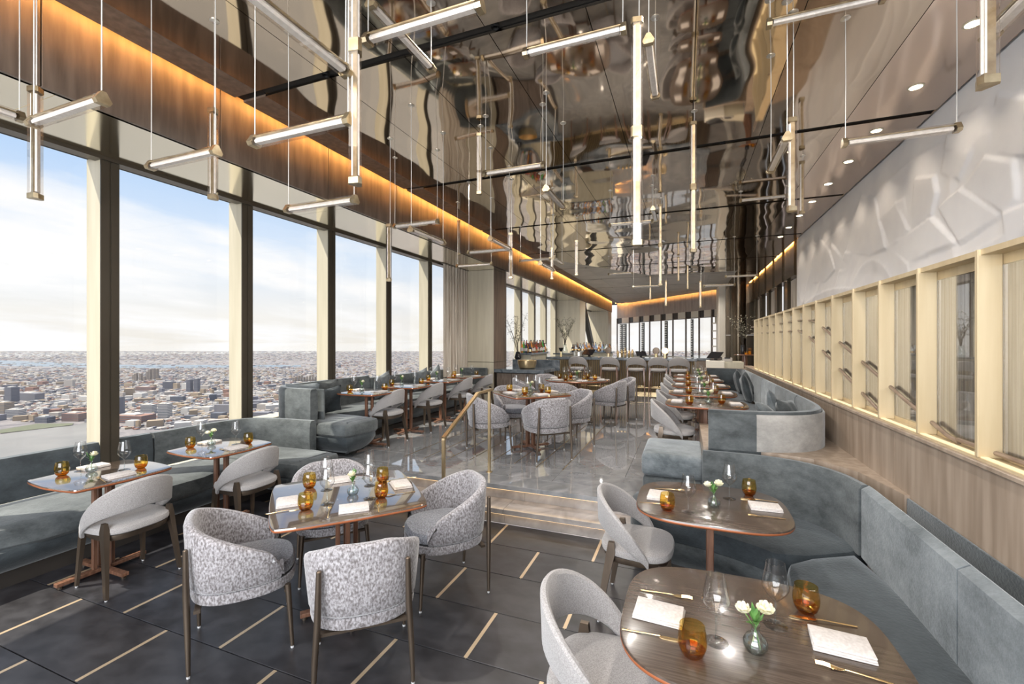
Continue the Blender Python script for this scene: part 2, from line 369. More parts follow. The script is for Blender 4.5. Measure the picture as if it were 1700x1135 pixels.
# ---- steps and marble floor
up = structure('floor_upper')
MB().box(-5.6, 1.2, 4.20, 30.0, 0.0, 0.262).build('slab_core', M['grout'], up, smooth=False)
def slab_piece(x0, x1, y0, y1, z0, z1, m, par, name='marble_slab', g=0.0012):
    w, h = (x1-x0)/2 - g, (y1-y0)/2 - g
    o = MB().slab([(-w, -h), (w, -h), (w, h), (-w, h)], [(0, z0-z1), (0, -0.002), (0.002, 0)]).build(name, m, par, smooth=False)
    o.location = ((x0+x1)/2, (y0+y1)/2, z1); return o
ex = [-3.75, -2.16, -0.76, 1.2]
for i in range(3): slab_piece(ex[i], ex[i+1], 4.13, 4.42, 0.255, UP, M['marble_b'], up, 'nosing_slab')
k = 0
for yi, (y0, y1) in enumerate([(4.42, 4.85), (4.85, 6.65), (6.65, 8.5), (8.5, 10.3), (10.3, 12.2), (12.2, 14.5), (14.5, 17.5), (17.5, 21), (21, 25), (25, 30)]):
    xs = [-5.3, -3.9, -2.72, -1.29, 0.3, 1.2] if yi % 2 == 0 else [-5.3, -4.2, -3.0, -1.8, -0.6, 1.2]
    if y0 > 11: xs = [-5.3, -3.2, -1.2, 1.2, 3.2]
    for i in range(len(xs)-1):
        slab_piece(xs[i], xs[i+1], y0, y1, 0.262, UP, M['marble'] if k % 2 else M['marble_b'], up); k += 1
for x, y0, y1 in ((-1.29, 4.85, 8.1), (-1.60, 4.84, 7.6), (-1.89, 4.9, 7.3), (-2.18, 4.9, 7.2), (-2.46, 4.86, 7.2), (-2.73, 4.7, 7.2), (-3.02, 4.7, 7.0), (-3.30, 4.7, 7.0)):
    MB().box(x-0.006, x+0.006, y0, y1, UP-0.004, UP+0.0012).build('inlay_line', M['flute'], up, smooth=False)
step = structure('trim_1')
ex2 = [-3.75, -2.6, -1.62, -0.43]
for i in range(3):
    slab_piece(ex2[i], ex2[i+1], 3.89, 4.20, 0.105, 0.15, M['marble_step'], step, 'step_tread')
    slab_piece(ex2[i], ex2[i+1], 3.935, 3.96, 0.0, 0.105, M['marble_step'], step, 'step_riser')
    slab_piece(ex2[i]+.12, ex2[i+1]+(0 if i == 2 else .12), 4.175, 4.20, 0.15, 0.255, M['marble_step'], step, 'step_riser')
MB().box(-3.7, -0.45, 3.905, 3.925, 0.098, 0.1045).build('led_strip', M['led_warm'], step, smooth=False)
MB().box(-3.7, -0.45, 4.145, 4.165, 0.248, 0.2545).build('led_strip', M['led_warm'], step, smooth=False)

# ---- ceiling: bronze mirror panels between black slots, matt taupe panels over the bar
ceil = structure('ceiling')
MB().box(-5.34, 4.0, -3.2, 31.0, CZ+0.20, CZ+0.28).build('backing', M['black'], ceil, smooth=False)

xs = [-3.67, -2.885, -2.115, -1.367, -0.64, 0.07, 0.77, 1.56, 2.32]
ys = [-2.4 + 2.69*k for k in range(12)]
ys[0] = -3.0
def clip(poly, f):
    out = []
    for i in range(len(poly)):
        a, b = poly[i-1], poly[i]; fa, fb = f(a), f(b)
        if fa * fb < 0:
            t = fa/(fa-fb); out.append((a[0]+(b[0]-a[0])*t, a[1]+(b[1]-a[1])*t))
        if fb >= 0: out.append(b)
    return out
def fedge(p):       # positive: mirror side
    return (p[0] + 4.0) * 1.73 + 11.2 - p[1]
FA, FB = Vector((-4.05, 28.6)), Vector((1.38, 21.75)); FN = Vector((-(FB-FA).y, (FB-FA).x)).normalized()
def infar(p, d=-0.12): return d - (Vector(p)-FA).dot(FN)       # positive on the room's side of the far cove gap
def panel(poly, m, name='ceiling_panel'):
    poly = clip(poly, infar)
    if len(poly) < 3: return
    MB().slab(poly, [(0, CZ), (0, CZ+0.02)]).build(name, m, ceil, smooth=False)
MB().slab(clip([(-3.66, -3.1), (2.33, -3.1), (2.33, 30), (-3.66, 30)], lambda p: infar(p, -0.2)), [(0, CZ+0.025), (0, CZ+0.04)]).build('backing', M['black'], ceil, smooth=False)
for j in range(len(ys)-1):
    y0, y1 = ys[j] + 0.045, ys[j+1] - 0.045
    for i in range(len(xs)-1):
        g = 0.003
        P = [(xs[i]+g, y0), (xs[i+1]-g, y0), (xs[i+1]-g, y1), (xs[i]+g, y1)]
        mm = M['mirror_warm'] if i == 7 else M['mirror']
        lower = clip(P, lambda p: 16.1 - p[1])
        if len(lower) > 2:
            mir = clip(lower, fedge); grey = clip(lower, lambda p: -fedge(p))
            if len(mir) > 2: panel(mir, mm)
            if len(grey) > 2: panel(grey, M['greyceil'])
        far = clip(P, lambda p: p[1] - 16.1)
        if len(far) > 2: panel(far, M['greyceil'] if xs[i] < 1.2 else M['mirror_warm'])
    MB().box(-3.96, -3.66, ys[j]-0.05, y0, CZ+0.02, CZ+0.18).build('slot_stop', M['black'], ceil, smooth=False)
    MB().box(-3.96, -3.673, y0, y1, CZ-0.0, CZ+0.02).build('edge_panel', M['fascia'], ceil, smooth=False)
MB().box(-3.935, -3.915, -2.9, 27.5, CZ+0.11, CZ+0.135).build('cove_led', M['led_amber'], ceil, smooth=False)

for x_, y_ in SPOTS:  # small black housings for the added fill spots
    nm_ = {-2.9: 'window side', -1.3: 'middle', 0.4: 'stair side'}[x_] + ' of the %s black ceiling slot' % {0.29: 'hidden nearest', 2.98: 'nearest', 5.67: 'second', 8.36: 'third', 11.05: 'fourth', 13.74: 'fifth', 16.43: 'sixth', 19.12: 'seventh'}[y_]
    t_ = thing('fill_spotlight', 'tiny added fill spotlight on the ' + nm_, 'ceiling light', (x_, y_, CZ), 0, 'added fill spotlights in the black ceiling slots')
    MB().lathe([(0.030, 0.0), (0.030, 0.024), (0.022, 0.024), (0.022, 0.0)], 16, caps=False).build('can', M['black'], t_)
# ---- fascia boards and mirrored soffit along the windows
fas = structure('trim_2')
fy = [-3.0, -1.0, 0.36, 1.64, 2.89, 4.25, 5.63, 6.95, 8.23, 9.53] + [9.53 + 1.33*k for k in range(1, 14)]
for i in range(len(fy)-1):
    MB().rbox(XF-0.03, XF, fy[i]+0.004, fy[i+1]-0.004, S, CZ+0.195, 0.002, 1).build('fascia_board', M['fascia'], fas, smooth=False)
MB().box(XF-0.06, XF-0.032, -3, 27.0, S, CZ+0.195).build('backing', M['black'], fas, smooth=False)
sof = structure('trim_3')
sy = [-3.0, 0.2, 1.735, 4.6, 7.4, 9.8, 12.6, 15.4, 18.2, 21.0, 24.0, 27.0]
for i in range(len(sy)-1):
    MB().box(-5.24, XF-0.031, sy[i]+0.002, sy[i+1]-0.002, S, S+0.02).build('soffit_panel', M['soffit'], sof, smooth=False)
MB().box(-5.34, -5.24, -3, 27.0, S+0.0005, S+0.05).build('backing', M['black'], sof, smooth=False)
MB().box(-5.20, -5.075, -3, 27.0, S-0.034, S-0.0005).build('window_head_rail', M['champagne_dark'], sof, smooth=False)

# ---- windows with their champagne fins
def lean(z): return XW - 0.02*(3.49 - z)
fins = [2.46 + 1.42*k for k in range(-4, 17)]
n = 0
for i in range(len(fins)-1):
    y = fins[i]
    if 8.6 < y < 9.9: continue
    n += 1
    w = structure('window_%d' % n)
    zb = 0.35 if y < 4 else 0.75
    y1 = fins[i+1]
    MB().box(-5.345, -5.335, y + 0.15, y1, zb, S).build('pane', M['pane'], w, smooth=False)
    if not 9.4 < y < 10.6:
        MB().rbox(-5.34, -5.115, y, y+0.14, zb, S, 0.004, 1).build('fin', M['champagne'], w, smooth=False)
        mb = MB(); mb.box(-5.115, -5.10, y-0.003, y+0.064, zb, S); mb.box(-5.115, -5.10, y+0.078, y+0.143, zb, S); mb.box(-5.115, -5.108, y+0.064, y+0.078, zb, S)
        mb.build('cover_strip', M['champagne_dark'], w, smooth=False)
    MB().box(-5.40, -5.335, y+0.14, y1, zb-0.06, zb).build('sill_rail', M['champagne_dark'], w, smooth=False)
wl = structure('wall_left')
MB().box(-5.6, -5.30, -3.0, 4.2, -0.3, 0.34).build('knee_wall', M['champagne'], wl, smooth=False)
MB().box(-5.6, -5.30, 4.2, 28.0, -0.3, 0.70).build('knee_wall', M['champagne'], wl, smooth=False)
# square columns
for nm, (x0, x1, y0, y1) in (('trim_4', (-5.34, -4.30, 9.80, 10.52)), ('trim_5', (-5.34, -4.12, 18.3, 19.4)), ('trim_6', (-5.34, -4.12, 25.6, 26.8))):
    cst = structure(nm)
    MB().box(x0, x1-0.01, y0+0.01, y1, 0.3, S).build('column_core', M['champagne_dark'], cst, smooth=False)
    for z0, z1 in ((0.3, 1.24), (1.25, S-0.004)):
        MB().rbox(x0, x1-0.012, y0-0.012, y0+0.012, z0, z1, 0.003, 1).build('cladding_panel', M['column_cream'], cst, smooth=False)
        MB().rbox(x1-0.012, x1+0.002, y0-0.012, y1, z0, z1, 0.003, 1).build('cladding_panel', M['fascia'] if nm == 'trim_4' else M['column_cream'], cst, smooth=False)

# ---- far end wall above the bar, set askew
A, B = Vector((-4.05, 28.6)), Vector((1.38, 21.75))
LW = (B-A).length; ang = math.atan2(B.y-A.y, B.x-A.x)
fw = structure('wall_far', (A.x, A.y, 0), ang)      # local x along the wall; local -y faces the room
nb = 20
for i in range(nb):
    MB().box(LW*i/nb+0.006, LW*(i+1)/nb-0.006, 0, 0.03, 3.20, CZ+0.18).build('fascia_board', M['fascia_far'], fw, smooth=False)
MB().box(0, LW, 0.031, 0.08, 3.2, CZ+0.1).build('backing', M['black'], fw, smooth=False)
MB().box(0.1, LW, -0.18, -0.16, CZ+0.10, CZ+0.125).build('cove_led', emit('amber_led_far', (1.0, 0.45, 0.10), 50), fw, smooth=False)
def local_u(u):     # distance along the far wall seen in image column u
    r = (u-850)/735.0; s_, c_ = 0.3648, 0.9311
    dx, dy = r*c_-s_, r*s_+c_
    d = B-A; t = (dx*A.y - dy*A.x)/(dy*d.x - dx*d.y); return t*LW
cols = [local_u(u) for u in (1024, 1044, 1061, 1078, 1097, 1116.5, 1138, 1160, 1181, 1193)]
MB().box(0, LW, 0.0, 0.25, 0.3, 0.98).build('dado', M['cream'], fw, smooth=False)
for i in range(len(cols)):
    MB().box(cols[i]-0.035, cols[i]+0.035, 0.0, 0.05, 0.98, 3.2).build('window_post', M['ash_wood'], fw, smooth=False)
    if i < len(cols)-1:
        a, b = cols[i]+0.035, cols[i+1]-0.035
        m_ = a + (b-a)*0.42
        MB().box(a, m_, 0.03, 0.05, 2.88, 3.2).build('transom_panel', M['charcoal'], fw, smooth=False)
        MB().box(m_, b, 0.0, 0.05, 2.88, 3.2).build('transom_panel', M['cream'], fw, smooth=False)
        MB().box(a, b, 0.0, 0.05, 2.85, 2.88).build('transom_rail', M['ash_wood'], fw, smooth=False)
        if i < len(cols)-2: MB().box(a, b, 0.04, 0.045, 0.98, 2.85).build('pane', M['pane'], fw, smooth=False)
for i, (fa, fb) in ((0, (.15, .75)), (2, (.1, .42)), (4, (.22, .5)), (6, (.3, .52))):
    a, b = cols[i]+0.05, cols[i+1]-0.05
    x0, x1 = a+(b-a)*fa, a+(b-a)*fb
    rk = MB().box(x0, x1, 0.06, 0.09, 1.0, 2.83).build('wine_rack', M['charcoal'], fw, smooth=False)
    mb = MB(); nc = 2 if i == 0 else 1
    for q in range(14):
        for c_ in range(nc):
            cx = x0 + (x1-x0)*(c_+0.5)/nc; mb.box(cx-(x1-x0)*0.2/nc, cx+(x1-x0)*0.2/nc, 0.0, 0.06, 1.1+q*0.123, 1.17+q*0.123)
    tag(mb.build('bottle_ends', M['steel'], rk, smooth=False), kind='stuff')
shx0, shx1 = cols[8]+0.05, cols[9]-0.02
MB().box(shx0, shx1, 0.3, 0.35, 0.98, 3.2).build('niche_back', M['charcoal'], fw, smooth=False)
for z in (1.5, 1.85, 2.2, 2.55): MB().box(shx0, shx1, 0.0, 0.3, z, z+0.05).build('shelf', M['cream'], fw, smooth=False)
MB().box((shx0+shx1)/2-0.02, (shx0+shx1)/2+0.02, 0.0, 0.3, 2.6, 3.2).build('divider', M['champagne'], fw, smooth=False)
# pale pillar and dark bronze wall right of the far windows
pil = structure('trim_7'); MB().rbox(1.27, 1.52, 19.9, 21.6, 0.3, CZ, 0.01, 1).build('pillar', M['cream'], pil, smooth=False)
dw = structure('wall_right_far')
for i in range(3):
    for z0, z1 in ((0.3, 2.0), (2.01, CZ)):
        MB().box(1.53+0.37*i, 1.895+0.37*i, 20.0, 20.1, z0, z1).build('bronze_panel', M['darkwall'], dw, smooth=False)
MB().lathe([(0.27, 0.3), (0.27, CZ)], 32, (1.95, 19.6, 0)).build('round_pier', M['darkwall'], dw)
# right side wall beyond the mural: tall openings with pale curtains, amber cove
rw = structure('wall_right_rear')
for i in range(6):
    y0 = 11.7 + 1.38*i
    MB().box(2.42, 2.55, y0, y0+0.34, 0.3, CZ).build('pier', M['champagne'] if i == 0 else M['darkwall'], rw, smooth=False)
    MB().box(2.36, 2.60, y0+0.34, y0+1.38, 3.3, CZ+0.1).build('lintel', M['darkwall'], rw, smooth=False)
    MB().box(2.58, 2.60, y0+0.34, y0+1.38, 0.3, 3.3).build('pane_back', M['champagne_dark'], rw, smooth=False)
    path = [(2.52+0.03*math.sin(t*2.1), y0+0.36+1.0*t/30) for t in range(31)]
    if i % 2 == 0: ribbon(path, [(0, 0.3), (0.006, 0.3), (0.006, 3.28), (0, 3.28)]).build('curtain', M['curtain'], rw)
MB().box(2.332, 2.345, 11.75, 19.9, CZ+0.03, CZ+0.045).build('cove_led', emit('amber_led_right', (1.0, 0.45, 0.10), 45), rw, smooth=False)

# ---- right wall: greige boards, ledge, gold fins with woven mesh, handrails
wr = structure('wall_right')
by = [-1.5, -0.2, 1.0, 2.2, 3.4, 4.6, 5.8, 7.0, 8.2, 9.5, 10.8]
for i in range(len(by)-1):
    MB().rbox(1.2, 1.24, by[i]+0.001, by[i+1]-0.001, 0.0, 1.20, 0.001, 1).build('wall_board', M['greige'], wr, smooth=False)
MB().box(1.24, 1.26, -1.5, 10.8, 0, 1.2).build('backing', M['black'], wr, smooth=False)
MB().rbox(1.185, 1.34, -1.5, 10.8, 1.203, 1.226, 0.004, 1).build('ledge', M['greige'], wr, smooth=False)
scr = structure('trim_8')
fin_y = [2.58 + 0.52*k for k in range(-6, 1)] + [3.12, 3.65, 4.15, 4.68, 5.20, 5.71, 6.21, 6.75, 7.32, 7.85, 8.41, 8.94, 9.41]
MB().box(1.205, 1.34, -0.6, 9.43, 1.226, 1.238).build('channel', M['gold_panel'], scr, smooth=False)
MB().box(1.21, 1.34, -0.6, 9.43, 2.13, 2.155).build('top_rail', M['gold_panel'], scr, smooth=False)
MB().box(1.285, 1.30, -0.6, 9.43, 2.085, 2.13).build('top_frame', M['gold_panel'], scr, smooth=False)
MB().box(1.285, 1.30, -0.6, 9.43, 1.238, 1.262).build('bottom_frame', M['gold_panel'], scr, smooth=False)
for i, y in enumerate(fin_y):
    MB().rbox(1.20, 1.285, y-0.012, y+0.012, 1.238, 2.155, 0.003, 1).build('gold_fin', M['gold_panel'], scr, smooth=False)
    if i < len(fin_y)-1:
        MB().box(1.300, 1.303, y+0.012, fin_y[i+1]-0.012, 1.262, 2.085).build('mesh_panel', M['mesh'], scr, smooth=False)
        MB().box(1.283, 1.287, y+0.03, fin_y[i+1]-0.012, 1.262, 2.085).build('glass_sheet', M['glass'], scr, smooth=False)
def rail(path, name='stair_rail'):
    MB().tube([(1.262, y, z) for y, z in path], 0.011, 8).build(name, M['rail_wood'], scr)
rail([(10.3, 2.04), (7.6, 2.01), (6.4, 2.0), (5.88, 1.995), (5.55, 1.965), (5.2, 1.89), (4.09, 1.58), (3.5, 1.41), (2.95, 1.262), (2.85, 1.25)])
rail([(10.3, 1.91), (7.0, 1.885), (6.2, 1.88), (5.77, 1.82), (5.2, 1.66), (4.09, 1.34), (3.55, 1.19)])
rail([(2.86, 1.262), (2.5, 1.262), (1.0, 1.262)])
MB().box(1.305, 1.33, -0.5, 9.4, 1.2385, 1.246).build('led_strip', emit('warm_led_screen', (1.0, 0.78, 0.45), 2.5), scr, smooth=False)
MB().box(1.21, 1.235, -0.5, 9.4, 1.239, 1.243).build('led_strip', emit('warm_led_screen_front', (1.0, 0.78, 0.45), 1.3), scr, smooth=False)
# stair behind the screen: inner side of the mural wall
mw = structure('wall_right_upper')
MB().box(2.36, 2.42, -1.5, 11.7, 0.0, CZ+0.1).build('wall_core', M['plaster'], mw, smooth=False)
sf = structure('floor_stair'); MB().box(1.35, 2.355, -1.5, 11.7, 0.6, 0.7).build('stair_landing', M['greige'], sf, smooth=False)

# ---- near end of the room behind the camera
nw = structure('wall_near')
MB().box(-5.6, -4.2, -3.1, -3.0, 0, CZ).build('pier', M['champagne'], nw, smooth=False)
MB().box(1.6, 2.4, -3.1, -3.0, 0, CZ).build('pier', M['fascia'], nw, smooth=False)
MB().box(-5.6, 2.4, -3.1, -3.0, 3.5, CZ).build('lintel', M['fascia'], nw, smooth=False)

# ================================================================== MURAL (relief in white plaster)
def mural():
    nY, nZ = 640, 128
    Y0, Y1, Z0, Z1 = 1.6, 11.68, 2.12, 4.045
    # slanting raised facets: polygon in (y, z), height at three corners interpolated by a plane
    def yz(u, v):
        r = (u-850)/735.0; D = 2.3/(r*0.9311-0.3648); return (D*(r*0.3648+0.9311), EYE - (v-566.5)/735.0*D)
    facets = [
        ([(1646, 158), (1720, 162), (1706, 262), (1632, 255)], 0.16, 0.02),
        ([(1425, 325), (1450, 326), (1457, 372), (1467, 412), (1440, 425), (1398, 418), (1412, 370)], 0.13, 0.01),
        ([(1482, 335), (1505, 383), (1470, 408), (1456, 368)], 0.11, 0.01),
        ([(1512, 296), (1546, 292), (1551, 320), (1541, 358), (1504, 382)], 0.14, 0.02),
        ([(1495, 330), (1503, 382), (1484, 337)], 0.02, 0.06),
        ([(1357, 393), (1374, 418), (1383, 448), (1366, 468), (1346, 470), (1344, 430)], 0.09, 0.02),
        ([(1376, 404), (1409, 447), (1384, 450)], 0.03, 0.09),
        ([(1588, 312), (1655, 358), (1585, 405), (1552, 345)], 0.05, 0.13),
        ([(1626, 260), (1676, 268), (1680, 330), (1657, 356), (1590, 312)], 0.10, 0.03),
        ([(1563, 250), (1608, 250), (1584, 300), (1553, 288)], 0.10, 0.04),
        ([(1590, 190), (1615, 182), (1632, 200), (1606, 250), (1563, 248), (1570, 215)], 0.06, 0.12),
        ([(1657, 356), (1720, 330), (1720, 400), (1666, 412)], 0.04, 0.12),
        ([(1540, 360), (1582, 404), (1500, 436), (1470, 412)], 0.12, 0.03),
    ]
    F = []
    for pts, h0, h1 in facets:
        q = [yz(*p) for p in pts]; ys_ = [p[0] for p in q]; F.append((q, h0, h1, min(ys_), max(ys_), min(p[1] for p in q), max(p[1] for p in q)))
    def inside(q, y, z):
        c = False
        for i in range(len(q)):
            a, b = q[i-1], q[i]
            if (a[1] > z) != (b[1] > z) and y < (b[0]-a[0])*(z-a[1])/(b[1]-a[1])+a[0]: c = not c
        return c
    arcs = [  # flowing bands as (centre y, centre z, ry, rz, width, height)
        (10.6, 3.1, 0.95, 0.62, 0.16, 0.07), (8.6, 2.35, 2.4, 1.25, 0.22, 0.09), (6.3, 2.2, 2.6, 1.55, 0.20, 0.08),
        (9.4, 1.3, 3.6, 1.35, 0.20, 0.10), (5.0, 3.0, 0.45, 0.75, 0.10, 0.06), (4.0, 1.6, 3.2, 1.0, 0.18, 0.09), (7.4, 1.7, 1.0, 1.15, 0.14, 0.06)]
    v = []
    for i in range(nY+1):
        y = Y0 + (Y1-Y0)*i/nY
        for j in range(nZ+1):
            z = Z0 + (Z1-Z0)*j/nZ; h = 0.02*math.sin(y*1.1+z*2.0) + 0.02
            for cy_, cz_, ry, rz, w, hh in arcs:
                d = math.hypot((y-cy_)/ry, (z-cz_)/rz); e = (d-1)*min(ry, rz)
                if -w < e < w: h += hh*(1 - abs(e)/w)*(1.0 if e < 0 else 0.6)
                elif e <= -w: h += 0.0
            for q, h0, h1, a, b, c_, d_ in F:
                if a <= y <= b and c_ <= z <= d_ and inside(q, y, z):
                    t = (y-a)/(b-a+1e-6); s_ = (z-c_)/(d_-c_+1e-6)
                    h = max(h*0.4, h0*(1-t)+h1*t + 0.04*s_)
            edge = min(1.0, min(Y1-y, z-Z0+0.3, Z1-z+0.12)/0.15)
            v.append((2.345-max(h, 0)*0.25*max(edge, 0), y, z))
    for _ in range(2):      # the plaster's soft arrises
        X_ = [p[0] for p in v]; st_ = nZ+1
        for i in range(1, nY):
            for j in range(1, nZ):
                k_ = i*st_+j; v[k_] = ((X_[k_]*2 + X_[k_-1] + X_[k_+1] + X_[k_-st_] + X_[k_+st_])/6, v[k_][1], v[k_][2])
    f = [(i*(nZ+1)+j, (i+1)*(nZ+1)+j, (i+1)*(nZ+1)+j+1, i*(nZ+1)+j+1) for i in range(nY) for j in range(nZ)]
    mb = MB().add(v, f)
    o = mb.build('relief_mural', M['plaster'], angle=50)
    tag(o, 'long white plaster relief mural of curved bands and folded facets high on the right wall', 'mural')
mural()
MB().box(2.346, 2.36, -1.4, 1.59, 2.1, 4.04).build('blank_panel', M['plaster'], mw, smooth=False)

# ================================================================== DOWNLIGHTS
for i, y in enumerate((4.2, 5.06, 5.95, 6.84, 7.70, 8.58, 9.45, 10.35, 11.2)):
    nth = ['nearest', 'second', 'third', 'fourth', 'fifth', 'sixth', 'seventh', 'eighth', 'farthest'][i]
    t = thing('downlight', '%s of the round warm downlights in the ceiling strip beside the white mural' % nth, 'ceiling light', (1.94, y, CZ), 0, 'downlights beside the mural')
    MB().lathe([(0.062, 0.0), (0.062, -0.004), (0.048, -0.006), (0.048, 0.0)], 24).build('trim_ring', M['champagne'], t)
    MB().lathe([(0.047, -0.0045), (0.047, -0.0015)], 24).build('lens', M['lamp_face'], t)
    lamp('downlight_beam', 'SPOT', (1.94, y, CZ-0.03), 11, (1, 0.84, 0.66), (0, 0, 0), spot_size=R(110), spot_blend=0.6, shadow_soft_size=0.05)

# ================================================================== BANQUETTES
def hull(out, z0, z1, rnd_=0.05, under=0.12, it=2):       # upholstered block: rounded top edge, bulging front, tucked-in foot
    o = chaikin(out, it) if it else out; h = z1 - z0
    lv = [(under, z0), (under*0.55, z0+h*0.22), (under*0.2, z0+h*0.48), (0.0, z0+h*0.72), (0.0, z1-rnd_), (rnd_*0.3, z1-rnd_*0.3), (rnd_, z1)]
    return MB().slab(o, lv)
def cushion_block(out, z0, z1, r=0.045, it=2):
    o = chaikin(out, it) if it else out
    return MB().slab(o, [(r*0.5, z0), (0.0, z0+r*0.6), (0, z1-r), (r*0.3, z1-r*0.3), (r, z1), (r*2.5, z1+0.006)])
BACK = lambda zb, zt, t=0.11: [(0, zb), (0.012, (zb+zt)/2), (0, zt-0.03), (-0.02, zt), (-t+0.02, zt), (-t, zt-0.03), (-t, zb)]

lb = thing('banquette', 'long low grey velvet banquette under the windows beside the two nearest window tables', 'banquette', (0, 0, 0))
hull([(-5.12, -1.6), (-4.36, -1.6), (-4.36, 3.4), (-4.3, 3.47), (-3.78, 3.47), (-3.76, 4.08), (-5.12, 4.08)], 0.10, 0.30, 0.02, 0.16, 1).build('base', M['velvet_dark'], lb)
cushion_block([(-5.12, -1.6), (-4.34, -1.6), (-4.34, 1.2), (-5.12, 1.2)], 0.29, 0.45, it=1).build('seat_cushion', M['velvet'], lb)
cushion_block([(-5.12, 1.2), (-4.34, 1.2), (-4.32, 3.47), (-5.12, 3.47)], 0.29, 0.45, it=1).build('seat_cushion', M['velvet'], lb)
cushion_block([(-5.1, 3.48), (-3.80, 3.46), (-3.74, 3.6), (-3.74, 4.0), (-3.78, 4.09), (-5.1, 4.09)], 0.29, 0.46, it=1).build('seat_cushion', M['velvet'], lb)
MB().box(-5.1, -4.5, -1.5, 3.9, 0.0, 0.11).build('plinth', M['charcoal'], lb, smooth=False)
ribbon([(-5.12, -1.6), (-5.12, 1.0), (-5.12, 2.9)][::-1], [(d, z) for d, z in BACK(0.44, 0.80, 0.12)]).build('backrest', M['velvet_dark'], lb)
ribbon(chaikin([(-4.16, 4.03), (-4.7, 4.0), (-5.1, 3.88), (-5.12, 2.92)], 2, closed=False), [(d, z) for d, z in BACK(0.44, 0.80, 0.10)]).build('backrest', M['velvet'], lb)

ub = thing('banquette', 'raised grey velvet banquette with a curved end and bolster cushions along the farther windows', 'banquette', (0, 0, UP))
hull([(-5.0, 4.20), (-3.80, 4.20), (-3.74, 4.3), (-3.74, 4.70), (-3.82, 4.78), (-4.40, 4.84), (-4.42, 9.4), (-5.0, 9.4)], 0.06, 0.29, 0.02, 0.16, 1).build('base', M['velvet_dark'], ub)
MB().box(-5.0, -4.5, 4.4, 9.4, 0.0, 0.07).build('plinth', M['charcoal'], ub, smooth=False)
cushion_block([(-4.98, 4.22), (-3.82, 4.18), (-3.74, 4.28), (-3.73, 4.72), (-3.80, 4.82), (-4.98, 4.90)], 0.285, 0.45, it=1).build('seat_cushion', M['velvet'], ub)
for a, b in ((4.91, 6.4), (6.4, 7.9), (7.9, 9.4)):
    cushion_block([(-5.04, a), (-4.42, a), (-4.42, b), (-5.04, b)], 0.285, 0.45, it=1).build('seat_cushion', M['velvet'], ub)
pth = chaikin([(-4.28, 4.26), (-4.72, 4.26), (-4.98, 4.42), (-5.06, 4.85), (-5.06, 6.2)], 2, closed=False)
ribbon(pth, [(-d, z) for d, z in BACK(0.43, 0.86, 0.11)]).build('backrest', M['velvet'], ub)
ribbon([(x, y) for x, y in offset_path(pth[:9], -0.015)], [(-0.11, 0.30), (-0.09, 0.30), (-0.09, 0.84), (-0.11, 0.84)]).build('outer_cover', M['velvet'], ub)
for a, b in ((6.22, 7.75), (7.77, 9.35)):
    ribbon([(-5.06, a), (-5.06, (a+b)/2), (-5.06, b)], [(-d, z) for d, z in BACK(0.43, 0.82, 0.13)]).build('backrest', M['velvet'], ub)
ribbon([(-5.06, 9.36), (-4.8, 9.5), (-4.4, 9.52)], [(-d, z) for d, z in BACK(0.43, 0.82, 0.13)]).build('backrest', M['velvet'], ub)

# right lower curved banquette
rb = thing('banquette', 'curved blue grey velvet banquette in the right foreground around the two nearest oval tables', 'banquette')
bl = chaikin([(0.13, 3.985), (0.55, 3.98), (0.85, 3.86), (1.02, 3.62), (1.07, 3.36)], 2, closed=False)
ribbon(bl[::-1], [(-d, z) for d, z in BACK(0.42, 0.86, 0.07)][::-1]).build('backrest', M['velvet'], rb)
def lean_back(y0, y1, name='backrest', m='velvet_cushion'):
    path = [(1.095, y0+(y1-y0)*t/6) for t in range(7)]
    prof = [(0.0, 0.42), (0.018, 0.55), (0.012, 0.74), (-0.01, 0.84), (-0.045, 0.865), (-0.085, 0.84), (-0.085, 0.42)]
    ribbon(path, prof).build(name, M[m], rb)
lean_back(3.33, 2.30); lean_back(2.29, 1.2); lean_back(1.19, 0.0)
MB().rbox(1.183, 1.199, 0.0, 3.20, 0.42, 0.85, 0.007, 2).build('back_frame', M['velvet_dark'], rb)
seat1 = [(-0.40, 4.10), (-0.44, 3.85), (-0.38, 3.58), (-0.20, 3.44), (0.10, 3.37), (0.36, 3.27), (0.57, 3.12), (1.09, 3.42), (1.06, 3.6), (0.92, 3.86), (0.62, 3.98), (0.16, 4.0), (0.12, 4.10)]
hull(seat1, 0.07, 0.30, 0.02, 0.14, 1).build('base', M['velvet'], rb)
cushion_block(seat1, 0.28, 0.44, 0.04, 1).build('seat_cushion', M['velvet_dark'], rb)
seat2 = [(0.58, 3.08), (0.52, 2.85), (0.50, 2.4), (0.50, 0.0), (1.10, 0.0), (1.10, 3.38)]
hull(seat2, 0.07, 0.30, 0.02, 0.12, 1).build('base', M['velvet'], rb)
cushion_block(seat2, 0.28, 0.455, 0.045, 1).build('seat_cushion', M['velvet_dark'], rb)
MB().slab(inset(chaikin(seat1, 1), 0.18), [(0, 0), (0, 0.09)]).build('plinth', M['charcoal'], rb, smooth=False)
dk = structure('trim_9')
MB().slab([(0.14, 4.06), (0.55, 4.055), (0.9, 3.93), (1.09, 3.66), (1.15, 3.36), (1.175, 3.2), (1.2, 3.2), (1.2, 5.2), (0.14, 5.2)], [(0, 0.30), (0, 0.865)]).build('deck', M['greige'], dk, smooth=False)

